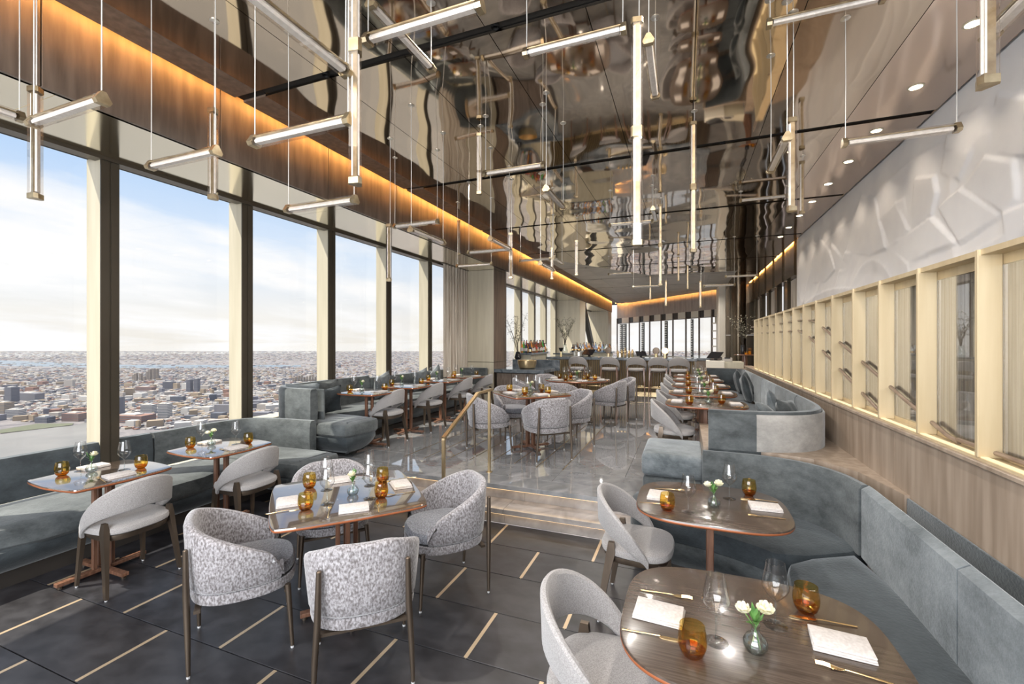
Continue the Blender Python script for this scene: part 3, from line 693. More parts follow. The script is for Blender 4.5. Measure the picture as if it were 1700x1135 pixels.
# right upper booth
bb = thing('banquette', 'raised grey velvet booth along the gold screen with a rounded near end', 'banquette', (0, 0, UP))
stub = [(-0.28, 4.20), (-0.28, 4.78), (0.35, 4.82), (0.5, 5.15), (0.52, 10.0), (1.06, 10.0), (1.06, 4.9), (0.8, 4.3), (0.2, 4.16)]
hull(stub, 0.04, 0.27, 0.01, 0.03, 1).build('base', M['velvet'], bb)
MB().rbox(-0.37, 0.16, 4.13, 4.86, 0.245, 0.45, 0.045, 4).build('seat_cushion', M['velvet_cushion'], bb)
for pts in ([(0.19, 4.16), (0.19, 4.88), (0.5, 5.15), (0.52, 6.7), (1.06, 6.7), (1.06, 4.9), (0.82, 4.3)], [(0.52, 6.71), (0.52, 8.4), (1.06, 8.4), (1.06, 6.71)], [(0.52, 8.41), (0.52, 10.1), (1.06, 10.1), (1.06, 8.41)]):
    cushion_block(pts, 0.26, 0.445, 0.03, 1).build('seat_cushion', M['velvet_dark'], bb)
bp_ = chaikin([(0.18, 4.10), (0.55, 4.09), (0.86, 4.20), (1.03, 4.45), (1.07, 4.85), (1.07, 5.4)], 3, closed=False)
prof_up = [(0.0, 0.44), (0.015, 0.60), (0.0, 0.86), (-0.02, 0.885), (-0.055, 0.88), (-0.06, 0.44)]
ribbon(bp_, [(d+0.0, z) for d, z in prof_up]).build('backrest', M['velvet'], bb)
for a, b, mm in ((5.42, 6.5, 'velvet'), (6.51, 7.6, 'velvet_cushion'), (7.61, 8.7, 'velvet'), (8.71, 9.75, 'velvet_cushion')):
    ribbon([(1.07, a), (1.07, (a+b)/2), (1.07, b)], [(d, z) for d, z in prof_up]).build('backrest', M[mm], bb)
ribbon(chaikin([(1.07, 9.76), (1.06, 10.1), (0.9, 10.28), (0.42, 10.3)], 2, closed=False), [(d, z) for d, z in prof_up]).build('backrest', M['velvet_dark'], bb)
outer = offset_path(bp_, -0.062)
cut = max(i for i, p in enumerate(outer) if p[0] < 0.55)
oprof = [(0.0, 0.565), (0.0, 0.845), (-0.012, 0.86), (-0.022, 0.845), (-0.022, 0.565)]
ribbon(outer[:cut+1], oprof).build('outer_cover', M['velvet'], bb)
o = ribbon(outer[cut:], oprof).build('outer_cover', M['velvet_lit'], bb); o['label'] = 'end of the outer cover coloured paler as lit nap'
eb = MB().rbox(-0.36, 0.14, 4.14, 4.84, -0.16, 0.242, 0.03).build('end_block', M['velvet'], bb)
# ledge cap behind the booth
lc = structure('trim_10'); MB().rbox(0.38, 1.18, 10.34, 10.42, UP, UP+0.885, 0.003, 1).build('ledge_cap', M['greige'], lc, smooth=False)

# ---- loose cushions
def pillow_mesh(w=0.42, t=0.14):
    n = 14; vs = []; fs = []
    for side in (1, -1):
        base = len(vs)
        for i in range(n+1):
            for j in range(n+1):
                u, v = 2*i/n-1, 2*j/n-1
                k = max(0.0, (1-u*u)*(1-v*v))**0.42
                pin = 1 - 0.10*(1-abs(u*v))*(abs(u)**6+abs(v)**6)
                vs.append((u*w/2*pin, side*t/2*k + 0.004*math.sin(7*u+3*v), v*w/2*pin))
        for i in range(n):
            for j in range(n):
                a = base+i*(n+1)+j; fs.append((a, a+n+1, a+n+2, a+1) if side > 0 else (a, a+1, a+n+2, a+n+1))
    return MB().add(vs, fs)
def pillow(x, y, z, rz, label, m='velvet', w=0.42, tilt=-14, roll=0):
    t = pillow_mesh(w).build('cushion', M[m]); t.location = (x, y, z); t.rotation_euler = (R(tilt), R(roll), rz)
    tag(t, label, 'cushion', 'loose cushions on the banquettes')
zc = UP + 0.45 + 0.21
pillow(-4.80, 4.52, zc+0.03, R(-125), 'grey velvet cushion leaning in the curved corner of the raised window banquette', 'velvet_cushion')
pillow(-4.55, 4.72, zc-0.02, R(-110), 'darker velvet cushion in front of the corner cushion on the raised window banquette', 'velvet_dark', 0.38, roll=8)
pillow(-4.93, 5.05, zc+0.02, R(-90), 'grey velvet cushion just beyond the corner pair on the raised window banquette', 'velvet')
pillow(-4.92, 6.35, zc+0.03, R(-90), 'pale grey cushion leaning on the window banquette behind the first raised window table', 'velvet_cushion', roll=18)
pillow(-4.92, 7.55, zc+0.03, R(-90), 'pale grey cushion behind the second raised window table', 'velvet_cushion', roll=12)
pillow(-4.92, 8.10, zc+0.04, R(-90), 'pale grey cushion behind the third raised window table', 'velvet_cushion', roll=30)
pillow(0.95, 9.45, zc, R(90), 'dark blue velvet cushion at the far end of the booth under the gold screen', 'velvet_dark', 0.44, roll=20)
pillow(0.93, 8.15, zc, R(84), 'large dark velvet cushion in the middle of the booth under the gold screen', 'velvet_dark', 0.48, roll=14)
pillow(0.98, 8.55, zc+0.03, R(96), 'dark velvet cushion half hidden behind the large dark cushion of the booth', 'velvet', 0.42, roll=24)
pillow(0.94, 5.80, zc, R(80), 'mottled grey cushion standing near the rounded end of the booth', 'velvet_cushion', 0.42, roll=20)
pillow(0.84, 5.35, zc-0.03, R(70), 'mottled grey cushion slumped lowest near the rounded end of the booth', 'velvet_cushion', 0.40, tilt=-38, roll=12)
pillow(0.97, 5.15, zc, R(60), 'grey cushion against the rounded end of the booth', 'velvet', 0.42, roll=5)

# ================================================================== SEATS
def side_chair(name, label, cat, seat_h=0.47, legs_col='bronze', stool=False):
    t = thing(name, label, cat)
    so = superell(0.235, 0.225, 2.9, 36)
    so = [(x*(1+0.06*(y/0.225)), y) for x, y in so]
    MB().slab(so, [(0.03, seat_h-0.065), (0.004, seat_h-0.05), (0, seat_h-0.03), (0.006, seat_h-0.012), (0.03, seat_h-0.002), (0.08, seat_h+0.004)]).build('seat', M['cloth'], t)
    MB().slab(superell(0.215, 0.205, 3.2, 32), [(0.012, seat_h-0.10), (0, seat_h-0.075), (0, seat_h-0.06)]).build('seat_frame', M['bronze'], t)
    # wrap-around back: a band that sweeps down to the sides of the seat
    rings = []; n = 36; amax = R(112)
    for i in range(n+1):
        a = -amax + 2*amax*i/n; s_ = abs(a)/amax
        k = max(0.0, math.cos(a*0.80))
        zt = seat_h - 0.035 + 0.345*(1 - s_**2.0)**0.9
        h = 0.185*(1-s_**1.5) + 0.055*(s_**0.7) + 0.012
        zb = max(zt - h, seat_h - 0.075)
        if s_ > 0.93: zb = zt - h*0.9
        rx, ry = 0.245, 0.235
        def pt(off, z):
            q = 1 + (z - seat_h)*0.16
            return (math.sin(a)*(rx*q+off), -math.cos(a)*(ry*q+off) + 0.0, z)
        zm = (zt+zb)/2; th = 0.016
        rings.append([pt(th*0.5, zb), pt(th, zb+0.012), pt(th, zt-0.012), pt(th*0.4, zt), pt(-th*0.4, zt), pt(-th, zt-0.012), pt(-th, zb+0.012), pt(-th*0.5, zb)])
    MB().loft(rings).build('backrest', M['cloth'], t)
    foot = 0.0
    for sx in (-1, 1):
        z1 = seat_h + 0.0
        MB().loft([[(sx*(0.205)+dx*1.0+sx*0.028*(1-k), -0.135+dy-0.075*(1-k), z) for dx, dy in ((-w, -w*1.5), (w, -w*1.5), (w, w*1.5), (-w, w*1.5))] for k, z, w in ((0, 0.012, 0.010), (0.6, seat_h*0.6, 0.014), (1, seat_h-0.03, 0.018), (1.02, seat_h+0.03, 0.012))]).build('leg', M[legs_col], t, angle=30); legA = C.objects[-1]
        MB().loft([[(sx*0.185+dx+sx*0.022*(1-k), 0.165+dy+0.03*(1-k), z) for dx, dy in ((-w, -w*1.3), (w, -w*1.3), (w, w*1.3), (-w, w*1.3))] for k, z, w in ((0, 0.012, 0.009), (1, seat_h-0.07, 0.016))]).build('leg', M[legs_col], t, angle=30); legB = C.objects[-1]
        for y, x, lg in ((-0.21, 0.233, legA), (0.195, 0.207, legB)):
            MB().lathe([(0.008, 0), (0.009, 0.013)], 8, (sx*x, y, 0)).build('glide', M['foot'], lg)
    if stool:
        MB().tube([(-0.215, -0.18, 0.24), (-0.20, 0.175, 0.24), (0.20, 0.175, 0.24), (0.215, -0.18, 0.24)], 0.009, 6).build('foot_rest', M['brass'], t)
    return t
ch = side_chair('side_chair', 'light grey upholstered chair drawn up to the nearest window table', 'chair')
ch.location = (-3.84, 2.01, 0); ch.rotation_euler = (0, 0, R(90)); ch['group'] = 'open-backed grey chairs'
G = 'open-backed grey chairs'
for x, y, z, a, lb_ in (
    (-3.84, 2.97, 0, 90, 'light grey open-backed chair drawn up to the second window table on the dark floor'),
    (-4.00, 5.25, UP, 92, 'grey open-backed chair at the first window table above the steps'),
    (-3.98, 6.32, UP, 90, 'grey open-backed chair at the second window table above the steps'),
    (-3.98, 7.40, UP, 90, 'grey open-backed chair at the third window table above the steps'),
    (-3.98, 8.35, UP, 90, 'grey open-backed chair at the farthest window table, close to the square column'),
    (-0.285, 1.75, 0, -90, 'light grey open-backed chair in the right foreground at the nearest oval table'),
    (-0.29, 3.00, 0, -92, 'light grey open-backed chair at the second oval table beside the marble steps'),
    (-0.12, 5.42, UP, -90, 'nearest of the grey chairs along the booth tables on the marble floor'),
    (-0.12, 6.50, UP, -90, 'second of the grey chairs along the booth tables'),
    (-0.12, 7.62, UP, -90, 'third of the grey chairs along the booth tables'),
    (-0.12, 8.72, UP, -90, 'fourth of the grey chairs along the booth tables'),
    (-0.14, 9.75, UP, -90, 'farthest of the grey chairs along the booth tables')):
    dup(ch, (x, y, z), R(a), lb_, G)
st = side_chair('bar_stool', 'leftmost of the grey bar stools at the fluted marble bar', 'bar stool', 0.735, 'walnut', True)
st.location = (-2.78, 12.15, UP); st['group'] = 'stools along the bar'
for x, nm in ((-1.92, 'second bar stool from the left at the fluted bar'), (-1.22, 'middle bar stool at the fluted bar'), (-0.66, 'fourth bar stool from the left at the fluted bar'), (-0.16, 'rightmost bar stool, at the right end of the fluted bar')):
    dup(st, (x, 12.15 if x > -0.3 else 12.2, UP), 0, nm)

def tub_chair(label):
    t = thing('tub_chair', label, 'armchair')
    n = 44; amax = R(128); rings = []; low = []
    def rad(a): return 0.262*(abs(math.sin(a))**2.6 + abs(math.cos(a))**2.6)**(-1/2.6)
    for i in range(n+1):
        a = -amax + 2*amax*i/n; s_ = abs(a)/amax
        zt = 0.765 - 0.20*min(1, max(0, (s_-0.20)/0.75))**1.2 - 0.10*max(0, (s_-0.88)/0.12)**2
        r = rad(a)
        def p(off, z): return (math.sin(a)*(r+off), -math.cos(a)*(r+off), z)
        e = 0.02
        rings.append([p(0.0, 0.405), p(0.012, 0.42), p(0.022, 0.52), p(0.034, zt-0.03), p(0.028, zt-0.006), p(0.008, zt), p(-0.012, zt-0.006), p(-0.018, zt-0.03), p(-0.03, 0.52), p(-0.036, 0.42), p(-0.03, 0.405)])
    MB().loft(rings).build('back_shell', M['tub'], t, angle=60)
    base = [(math.sin(a)*rad(a)*1.01, -math.cos(a)*rad(a)*1.01) for a in [2*math.pi*i/48 for i in range(48)]]
    MB().slab(base, [(0.03, 0.335), (0.004, 0.345), (0.0, 0.36), (0.0, 0.395), (0.012, 0.402)]).build('seat_base', M['tub'], t)
    MB().slab(base, [(0.008, 0.398), (0.008, 0.408)]).build('seam', M['seam'], t)
    cs = [(x*0.90, y*0.92+0.02) for x, y in base]
    MB().slab(cs, [(0.01, 0.40), (0.0, 0.42), (0.0, 0.45), (0.012, 0.468), (0.05, 0.478)]).build('seat_cushion', M['tub_in'], t)
    for sx in (-1, 1):
        MB().tube([(sx*0.235, -0.250, 0.012), (sx*0.226, -0.255, 0.22), (sx*0.213, -0.262, 0.42), (sx*0.207, -0.266, 0.655), (sx*0.207, -0.266, 0.66)], [0.010, 0.0145, 0.0165, 0.0125, 0.008], 12).build('leg', M['bronze'], t); legA = C.objects[-1]
        MB().tube([(sx*0.240, 0.235, 0.012), (sx*0.230, 0.222, 0.22), (sx*0.220, 0.212, 0.36)], [0.010, 0.0135, 0.016], 12).build('leg', M['bronze'], t); legB = C.objects[-1]
        for y, x, lg in ((-0.25, 0.235, legA), (0.235, 0.24, legB)):
            MB().lathe([(0.009, 0), (0.010, 0.013)], 8, (sx*x, y, 0)).build('glide', M['foot'], lg)
    MB().box(-0.225, 0.225, -0.23, -0.20, 0.318, 0.334).box(-0.225, 0.225, 0.195, 0.222, 0.318, 0.334).build('under_rail', M['bronze'], t, smooth=False)
    return t
tub = tub_chair('mottled grey tub armchair at the left corner side of the square table in the foreground')
GT = 'mottled grey tub armchairs'
tub['group'] = GT; tub.location = (-2.43, 1.87, 0); tub.rotation_euler = (0, 0, R(51-90))
for x, y, z, a, lb_ in (
    (-1.64, 1.96, 0, 131, 'mottled grey tub armchair with its back to the camera at the foreground square table'),
    (-1.62, 2.78, 0, 229, 'mottled grey tub armchair right of the foreground square table, before the steps'),
    (-2.56, 2.70, 0, -41, 'mottled grey tub armchair behind the foreground square table, mostly hidden'),
    (-2.43, 5.37, UP, 40, 'tub armchair directly behind the brass handrail, left of the square table above the steps'),
    (-1.64, 5.35, UP, 132, 'tub armchair with its back to the camera at the square table above the steps'),
    (-1.52, 6.12, UP, 225, 'tub armchair on the right of the square table above the steps'),
    (-2.42, 6.25, UP, -45, 'tub armchair on the far side of the square table above the steps'),
    (-1.95, 7.30, UP, 92, 'tub armchair on the near side of the round table in front of the bar'),
    (-1.27, 7.95, UP, 160, 'tub armchair on the right of the round table in front of the bar'),
    (-1.18, 8.65, UP, 205, 'far tub armchair on the right of the round table, half hidden behind its neighbour'),
    (-2.75, 7.85, UP, 25, 'tub armchair on the left of the round table in front of the bar'),
    (-2.60, 8.80, UP, -40, 'farther tub armchair on the left of the round table in front of the bar')):
    dup(tub, (x, y, z), R(a-90), lb_, GT)

# ================================================================== TABLES
def table(kind, label, loc, rz, out, post_n=4, zt=0.75, span=0.27):
    t = thing('dining_table', label, 'table', loc, rz)
    MB().slab(out, [(0.0, zt-0.008), (0.002, zt-0.001), (0.006, zt)]).build('table_top', M['top'], t, angle=50)
    MB().slab(out, [(0.022, zt-0.030), (0.001, zt-0.020), (-0.001, zt-0.0135), (0.001, zt-0.0082)]).build('top_edge', M['edge'], t, angle=50)
    if post_n == 4:
        for x, y in ((0.055, 0), (-0.055, 0), (0, 0.055), (0, -0.055)):
            MB().rbox(x-0.014, x+0.014, y-0.014, y+0.014, 0.045, zt-0.03, 0.003, 1).build('post', M['walnut'], t, smooth=False)
    else:
        for y in (-0.045, 0.045):
            MB().rbox(-0.02, 0.02, y-0.022, y+0.022, 0.045, zt-0.03, 0.003, 1).build('post', M['walnut'], t, smooth=False)
        MB().rbox(-0.016, 0.016, -0.03, 0.03, 0.10, 0.15, 0.002, 1).build('cross_rail', M['walnut'], t, smooth=False)
    MB().rbox(-0.12, 0.12, -0.12, 0.12, zt-0.036, zt-0.029, 0.002, 1).build('mounting_plate', M['bronze'], t, smooth=False)
    for k in range(4):
        a = k*math.pi/2
        MB().obox((math.cos(a)*span*0.55, math.sin(a)*span*0.55, 0.032), (span*0.95, 0.045, 0.026), a, bevel=0.003).build('foot_bar', M['walnut'], t, smooth=False); fb = C.objects[-1]
        MB().lathe([(0.016, 0), (0.017, 0.02)], 10, (math.cos(a)*span*0.93, math.sin(a)*span*0.93, 0)).build('glide', M['bronze'], fb)
    return t
def bowed(w, d, bow, r_it=3):
    return chaikin([(-w/2, -d/2), (0, -d/2-bow), (w/2, -d/2), (w/2+bow, 0), (w/2, d/2), (0, d/2+bow), (-w/2, d/2), (-w/2-bow, 0)], 1, 0.12) and chaikin(chaikin([(-w/2, -d/2), (0, -d/2-bow), (w/2, -d/2), (w/2+bow, 0), (w/2, d/2), (0, d/2+bow), (-w/2, d/2), (-w/2-bow, 0)], 1, 0.10), 2, 0.25)
wt = bowed(0.62, 0.63, 0.03)
T = []
t1 = table('w', 'dark glossy two-seat table nearest the camera by the window', (-4.12, 2.00, 0), 0, wt); T.append(t1)
for y, z, nm in ((2.92, 0, 'second dark two-seat window table, at the corner of the low banquette'), (5.04, UP, 'first two-seat window table above the steps, beside the curved banquette end'),
                 (5.98, UP, 'second two-seat window table above the steps'), (7.05, UP, 'third two-seat window table above the steps'), (8.02, UP, 'farthest two-seat window table, next to the square column')):
    dup(t1, (-4.12, y, z), 0, nm, 'two-seat window tables')
t1['group'] = 'two-seat window tables'
t3 = table('s', 'square dark glossy table with four tub armchairs in the left foreground', (-2.07, 2.31, 0), R(48.5), bowed(0.87, 0.86, 0.015)); 
m1 = table('s', 'square four-seat table on the marble floor behind the brass handrail', (-1.97, 5.72, UP), R(45), bowed(0.84, 0.84, 0.015))
m2 = table('r', 'round six-seat table in front of the bar', (-1.88, 8.12, UP), 0, [(0.60*math.cos(2*math.pi*i/48), 0.60*math.sin(2*math.pi*i/48)) for i in range(48)])
ov = superell(0.43, 0.375, 3.4, 64)
r1 = table('o', 'dark wooden oval table in the bottom right foreground', (0.21, 1.74, 0), 0, ov, 2)
kids(r1)[0].data.materials[0] = M['top_r']
r1['group'] = 'oval tables on the right'
for x, y, z, nm in ((0.14, 3.0, 0, 'second oval table, in the bend of the curved blue grey banquette'), (0.21, 5.50, UP, 'nearest oval table of the booth row above the steps'),
                 (0.21, 6.60, UP, 'second oval table of the booth row'), (0.22, 7.72, UP, 'third oval table of the booth row'), (0.21, 8.80, UP, 'fourth oval table of the booth row'), (0.2, 9.80, UP, 'farthest oval table of the booth row')):
    dup(r1, (x, y, z), 0, nm, 'oval tables on the right')

# ================================================================== TABLEWARE
PARK = (0, -40, -300)
def wine_glass():
    t = thing('wine_glass', '', 'wine glass')
    prof = [(0.004, 0.084), (0.012, 0.092), (0.030, 0.112), (0.042, 0.132), (0.0435, 0.140), (0.040, 0.165), (0.034, 0.195), (0.030, 0.222)]
    MB().loft([[(r*math.cos(2*math.pi*j/28), r*math.sin(2*math.pi*j/28), z) for j in range(28)] for r, z in prof], caps=False).loft([[(r*math.cos(2*math.pi*j/28), r*math.sin(2*math.pi*j/28), z) for j in range(28)] for r, z in ((0.0300, 0.222), (0.0290, 0.2225), (0.0288, 0.220))], caps=False).build('bowl', M['glass'], t, angle=80)
    MB().lathe([(0.0035, 0.004), (0.0032, 0.03), (0.0032, 0.07), (0.005, 0.086)], 10, caps=False).build('stem', M['vase'], t, angle=80)
    MB().lathe([(0.0375, 0.0), (0.038, 0.0012), (0.030, 0.0030), (0.008, 0.0055), (0.0035, 0.009)], 28).build('foot', M['glass'], t, angle=80)
    return t
def tumbler():
    t = thing('tumbler', '', 'tumbler')
    prof = [(0.026, 0.004), (0.036, 0.014), (0.0425, 0.035), (0.0440, 0.052), (0.042, 0.075), (0.0375, 0.098)]
    MB().loft([[(r*math.cos(2*math.pi*j/28), r*math.sin(2*math.pi*j/28), z) for j in range(28)] for r, z in prof], caps=False).build('wall', M['amber'], t, angle=80)
    MB().lathe([(0.022, 0.0), (0.026, 0.003), (0.035, 0.0135), (0.0395, 0.026), (0.030, 0.020), (0.012, 0.016)], 24).build('thick_base', M['amber_base'], t, angle=80)
    MB().lathe([(0.0375, 0.0975), (0.0378, 0.0990), (0.0366, 0.0990), (0.0366, 0.0975)], 28, caps=False).build('rim', M['amber'], t, angle=80)
    return t
def napkin():
    t = thing('napkin', '', 'napkin')
    for k in range(3):
        w, d = 0.085 - 0.001*k, 0.062 - 0.0015*k
        n = 10; z0 = 0.0062*k
        top = MB().rbox(-w, w, -d+0.002*k, d, z0+0.0004, z0+0.0064, 0.0025, 2)
        top.v = [(x + 0.002*math.sin(y*40+k), y + 0.0016*math.sin(x*30+2*k), z + (0.0006*math.sin(x*45+k) if z > z0+0.003 else 0)) for x, y, z in top.v]
        top.build('fold', M['napkin'], t)
    return t
def cutlery(L_=0.19, fork=True):
    t = thing('fork' if fork else 'table_knife', '', 'fork' if fork else 'knife')
    h = MB(); h.loft([[(x, y*w, 0.0012+zz*0.0016+lift) for y, zz in ((-1, 0), (-0.6, 1), (0.6, 1), (1, 0), (0.6, -1), (-0.6, -1))] for x, w, lift in ((-L_/2, 0.0028, 0.001), (-L_/2+0.008, 0.0042, 0.001), (-0.02, 0.0026, 0.004), (0.02, 0.0024, 0.005))])
    h.build('handle', M['gold'], t)
    if fork:
        b = MB(); b.loft([[(x, y*w, 0.003+zz*0.0010+lift) for y, zz in ((-1, 0), (-0.5, 1), (0.5, 1), (1, 0), (0.5, -1), (-0.5, -1))] for x, w, lift in ((0.018, 0.0024, 0.003), (0.035, 0.008, 0.000), (0.052, 0.011, 0.001), (0.058, 0.011, 0.002))])
        for k in range(4): b.tube([(0.056, -0.0085+k*0.0057, 0.0055), (0.075, -0.0085+k*0.0057, 0.0075), (L_/2, -0.008+k*0.0053, 0.0055)], 0.0013, 6)
        b.build('tines', M['gold'], t)
    else:
        MB().loft([[(x, y, 0.0008+z_) for y, z_ in ((-w, 0), (w*0.9, 0.0006), (w*0.9, 0.0022), (-w, 0.0026))] for x, w in ((0.018, 0.004), (0.03, 0.0085), (0.07, 0.0085), (L_/2-0.01, 0.006), (L_/2, 0.001))]).build('blade', M['gold'], t)
    return t
def bud_vase():
    t = thing('bud_vase', '', 'vase')
    prof = [(0.016, 0.0), (0.030, 0.006), (0.0365, 0.022), (0.036, 0.036), (0.027, 0.052), (0.013, 0.063), (0.0115, 0.078), (0.0145, 0.088)]
    MB().loft([[(r*math.cos(2*math.pi*j/28), r*math.sin(2*math.pi*j/28), z) for j in range(28)] for r, z in prof], caps=False).build('glass_body', M['vase'], t, angle=80)
    MB().lathe([(0.014, 0.003), (0.028, 0.008), (0.034, 0.022), (0.0335, 0.034)], 24).build('water', M['vase'], t, angle=80)
    return t
def bloom(mb, c, r, seed):
    q = random.Random(seed); c = Vector(c)
    for lay, (n, rr, tilt) in enumerate(((5, 0.45, 0.2), (7, 0.75, 0.55), (8, 1.0, 0.95))):
        for k in range(n):
            a = 2*math.pi*(k + 0.5*lay)/n + q.uniform(-.1, .1); M_ = Matrix.Translation(c) @ Matrix.Rotation(a, 4, 'Z') @ Matrix.Rotation(tilt, 4, 'Y')
            pts = []
            for u in range(4):
                for v_ in range(3):
                    uu, vv = u/3, (v_-1)
                    pts.append(M_ @ Vector(((0.15+0.25*math.sin(uu*2.4))*r*rr, vv*r*0.42*rr*math.sin(0.5+uu*2.2), (-0.35+uu*1.05)*r)))
            mb.add(pts, [(u*3+v_, u*3+v_+1, u*3+v_+4, u*3+v_+3) for u in range(3) for v_ in range(2)])
    return mb
def leaf(mb, a, b, w):
    a, b = Vector(a), Vector(b); m = (a+b)/2 + Vector((0, 0, 0.006)); d = (b-a).normalized(); s_ = d.cross(Vector((0, 0, 1)))
    if s_.length < 1e-3: s_ = Vector((1, 0, 0))
    s_.normalize(); return mb.add([a, m + s_*w, b, m - s_*w, m + Vector((0, 0, -0.002))], [(0, 1, 4), (1, 2, 4), (2, 3, 4), (3, 0, 4)])
def posy(variant=0):
    t = thing('flower_posy', '', 'flowers')
    hs = [[((0.030, 0.012, 0.138), 0.036), ((-0.036, 0.0, 0.132), 0.031)], [((0.012, -0.006, 0.136), 0.035)]][variant]
    for i, (h, r) in enumerate(hs):
        bloom(MB(), h, r, i+3*variant).build('blossom', M['petal'], t, angle=70)
        MB().tube([(-h[0]*0.4, -h[1]*0.4, 0.012), (0, 0, 0.075), (h[0]*0.8, h[1]*0.8, h[2]-0.015)], 0.0017, 6).build('stem', M['leaf'], t)
    lv = [((0, 0, 0.085), (-0.008, 0.02, 0.150)), ((0, 0, 0.085), (0.02, -0.02, 0.120)), ((0, 0, 0.08), (-0.03, -0.014, 0.098)), ((0, 0, 0.08), (0.005, 0.028, 0.11)), ((0, 0, 0.09), (0.006, 0.008, 0.140)), ((0, 0, 0.088), (0.026, 0.016, 0.116)), ((0, 0, 0.088), (-0.022, 0.012, 0.132)), ((0, 0, 0.085), (-0.012, -0.026, 0.112)), ((0, 0, 0.086), (0.012, -0.012, 0.146))]
    if variant: lv += [((-0.01, 0, 0.10), (-0.045, 0.005, 0.128)), ((-0.02, 0, 0.12), (-0.035, 0.0, 0.165)), ((-0.03, 0, 0.12), (-0.062, 0.01, 0.150))]
    for a, b in lv: leaf(MB(), a, b, 0.010).build('leaf', M['leaf'], t)
    return t
WG, TB, NK, FK, KN, BV, P0, P1 = wine_glass(), tumbler(), napkin(), cutlery(), cutlery(0.21, False), bud_vase(), posy(0), posy(1)
used = set()
def put(proto, x, y, z, rz, label, group, scale=None):
    if proto.name not in used:
        used.add(proto.name); proto.location = (x, y, z); proto.rotation_euler = (0, 0, rz); proto['label'] = label; proto['group'] = group
        kids(proto)
        if scale: proto.scale = scale
        return proto
    return dup(proto, (x, y, z), rz, label, group, scale)
def lay(tn, cx, cy, zt, rz, items):
    c_, s_ = math.cos(rz), math.sin(rz)
    for kind, x, y, a, where in items:
        X, Y = cx + x*c_ - y*s_, cy + x*s_ + y*c_; A_ = rz + R(a)
        if kind == 'w': put(WG, X, Y, zt, A_, 'wine glass %s on the %s' % (where, tn), 'wine glasses')
        if kind == 't': put(TB, X, Y, zt, A_, 'amber glass tumbler %s on the %s' % (where, tn), 'amber tumblers')
        if kind == 'n': put(NK, X, Y, zt+0.0002, A_, 'folded white napkin %s on the %s' % (where, tn), 'folded napkins')
        if kind == 'f': put(FK, X, Y, zt, A_, 'gold fork %s on the %s' % (where, tn), 'gold cutlery')
        if kind == 'k': put(KN, X, Y, zt, A_, 'gold knife %s on the %s' % (where, tn), 'gold cutlery')
        if kind in 'vV':
            put(BV, X, Y, zt, A_, 'small clear glass bud vase on the %s' % tn, 'bud vases')
            put(P0 if kind == 'v' else P1, X, Y, zt, A_, ('pair of cream flowers' if kind == 'v' else 'cream flower with leaf sprigs') + ' in the vase on the %s' % tn, 'cream flowers')
ZU = UP + 0.75
near = lambda s: s
lay('nearest oval table', 0, 0, 0.75, 0, [
    ('n', -0.09, 1.705, -4, 'before the foreground chair'), ('n', 0.475, 1.745, -4, 'on the banquette side'),
    ('f', -0.07, 1.850, 2, 'beyond the left napkin'), ('k', -0.10, 1.575, 2, 'on the near side of the left napkin'),
    ('k', 0.455, 1.875, 184, 'beyond the right napkin'), ('f', 0.47, 1.615, 174, 'on the near side of the right napkin'),
    ('t', 0.02, 1.52, 0, 'at the near left'), ('t', 0.415, 1.92, 0, 'at the far right'),
    ('w', 0.095, 1.62, 0, 'left of the flowers'), ('w', 0.295, 1.79, 0, 'behind the flowers'), ('v', 0.21, 1.615, 0, '')])
lay('second oval table', 0, 0, 0.75, 0, [
    ('n', -0.165, 3.00, 88, 'at the left end'), ('n', 0.445, 3.025, 3, 'at the right end'),
    ('f', -0.10, 3.165, 8, 'beyond the left napkin'), ('k', -0.16, 2.855, 2, 'on the near side of the left napkin'),
    ('k', 0.43, 3.16, 180, 'beyond the right napkin'), ('f', 0.43, 2.87, 184, 'on the near side of the right napkin'),
    ('t', -0.10, 2.78, 0, 'at the near left'), ('t', 0.385, 3.245, 0, 'at the far right'),
    ('w', 0.015, 2.79, 0, 'left of the flowers'), ('w', 0.26, 3.13, 0, 'behind the flowers'), ('v', 0.16, 2.94, 10, '')])
wset = [('t', 0.12, 0.185, 0, 'on the aisle side'), ('t', -0.21, -0.15, 0, 'on the window side'), ('w', 0.05, 0.11, 0, 'on the aisle side'), ('w', -0.235, -0.03, 0, 'on the window side'),
        ('n', 0.20, 0.0, 84, 'on the aisle side'), ('n', -0.25, 0.06, 90, 'on the window side'), ('f', 0.19, -0.105, 168, 'on the aisle side'), ('k', 0.215, 0.10, 180, 'on the aisle side'), ('V', -0.11, -0.02, 90, '')]
wnames = ['nearest window table', 'second lower window table', 'first window table above the steps', 'second window table above the steps', 'third window table above the steps', 'farthest window table by the column']
for (y, z), nm in zip(((2.0, 0), (2.92, 0), (5.04, UP), (5.98, UP), (7.05, UP), (8.02, UP)), wnames):
    lay(nm, -4.12, y, 0.75+z, 0, [(k if not (k == 'V' and z == 0 and y > 2.5) else 'v', x, yy, a, w) for k, x, yy, a, w in wset])
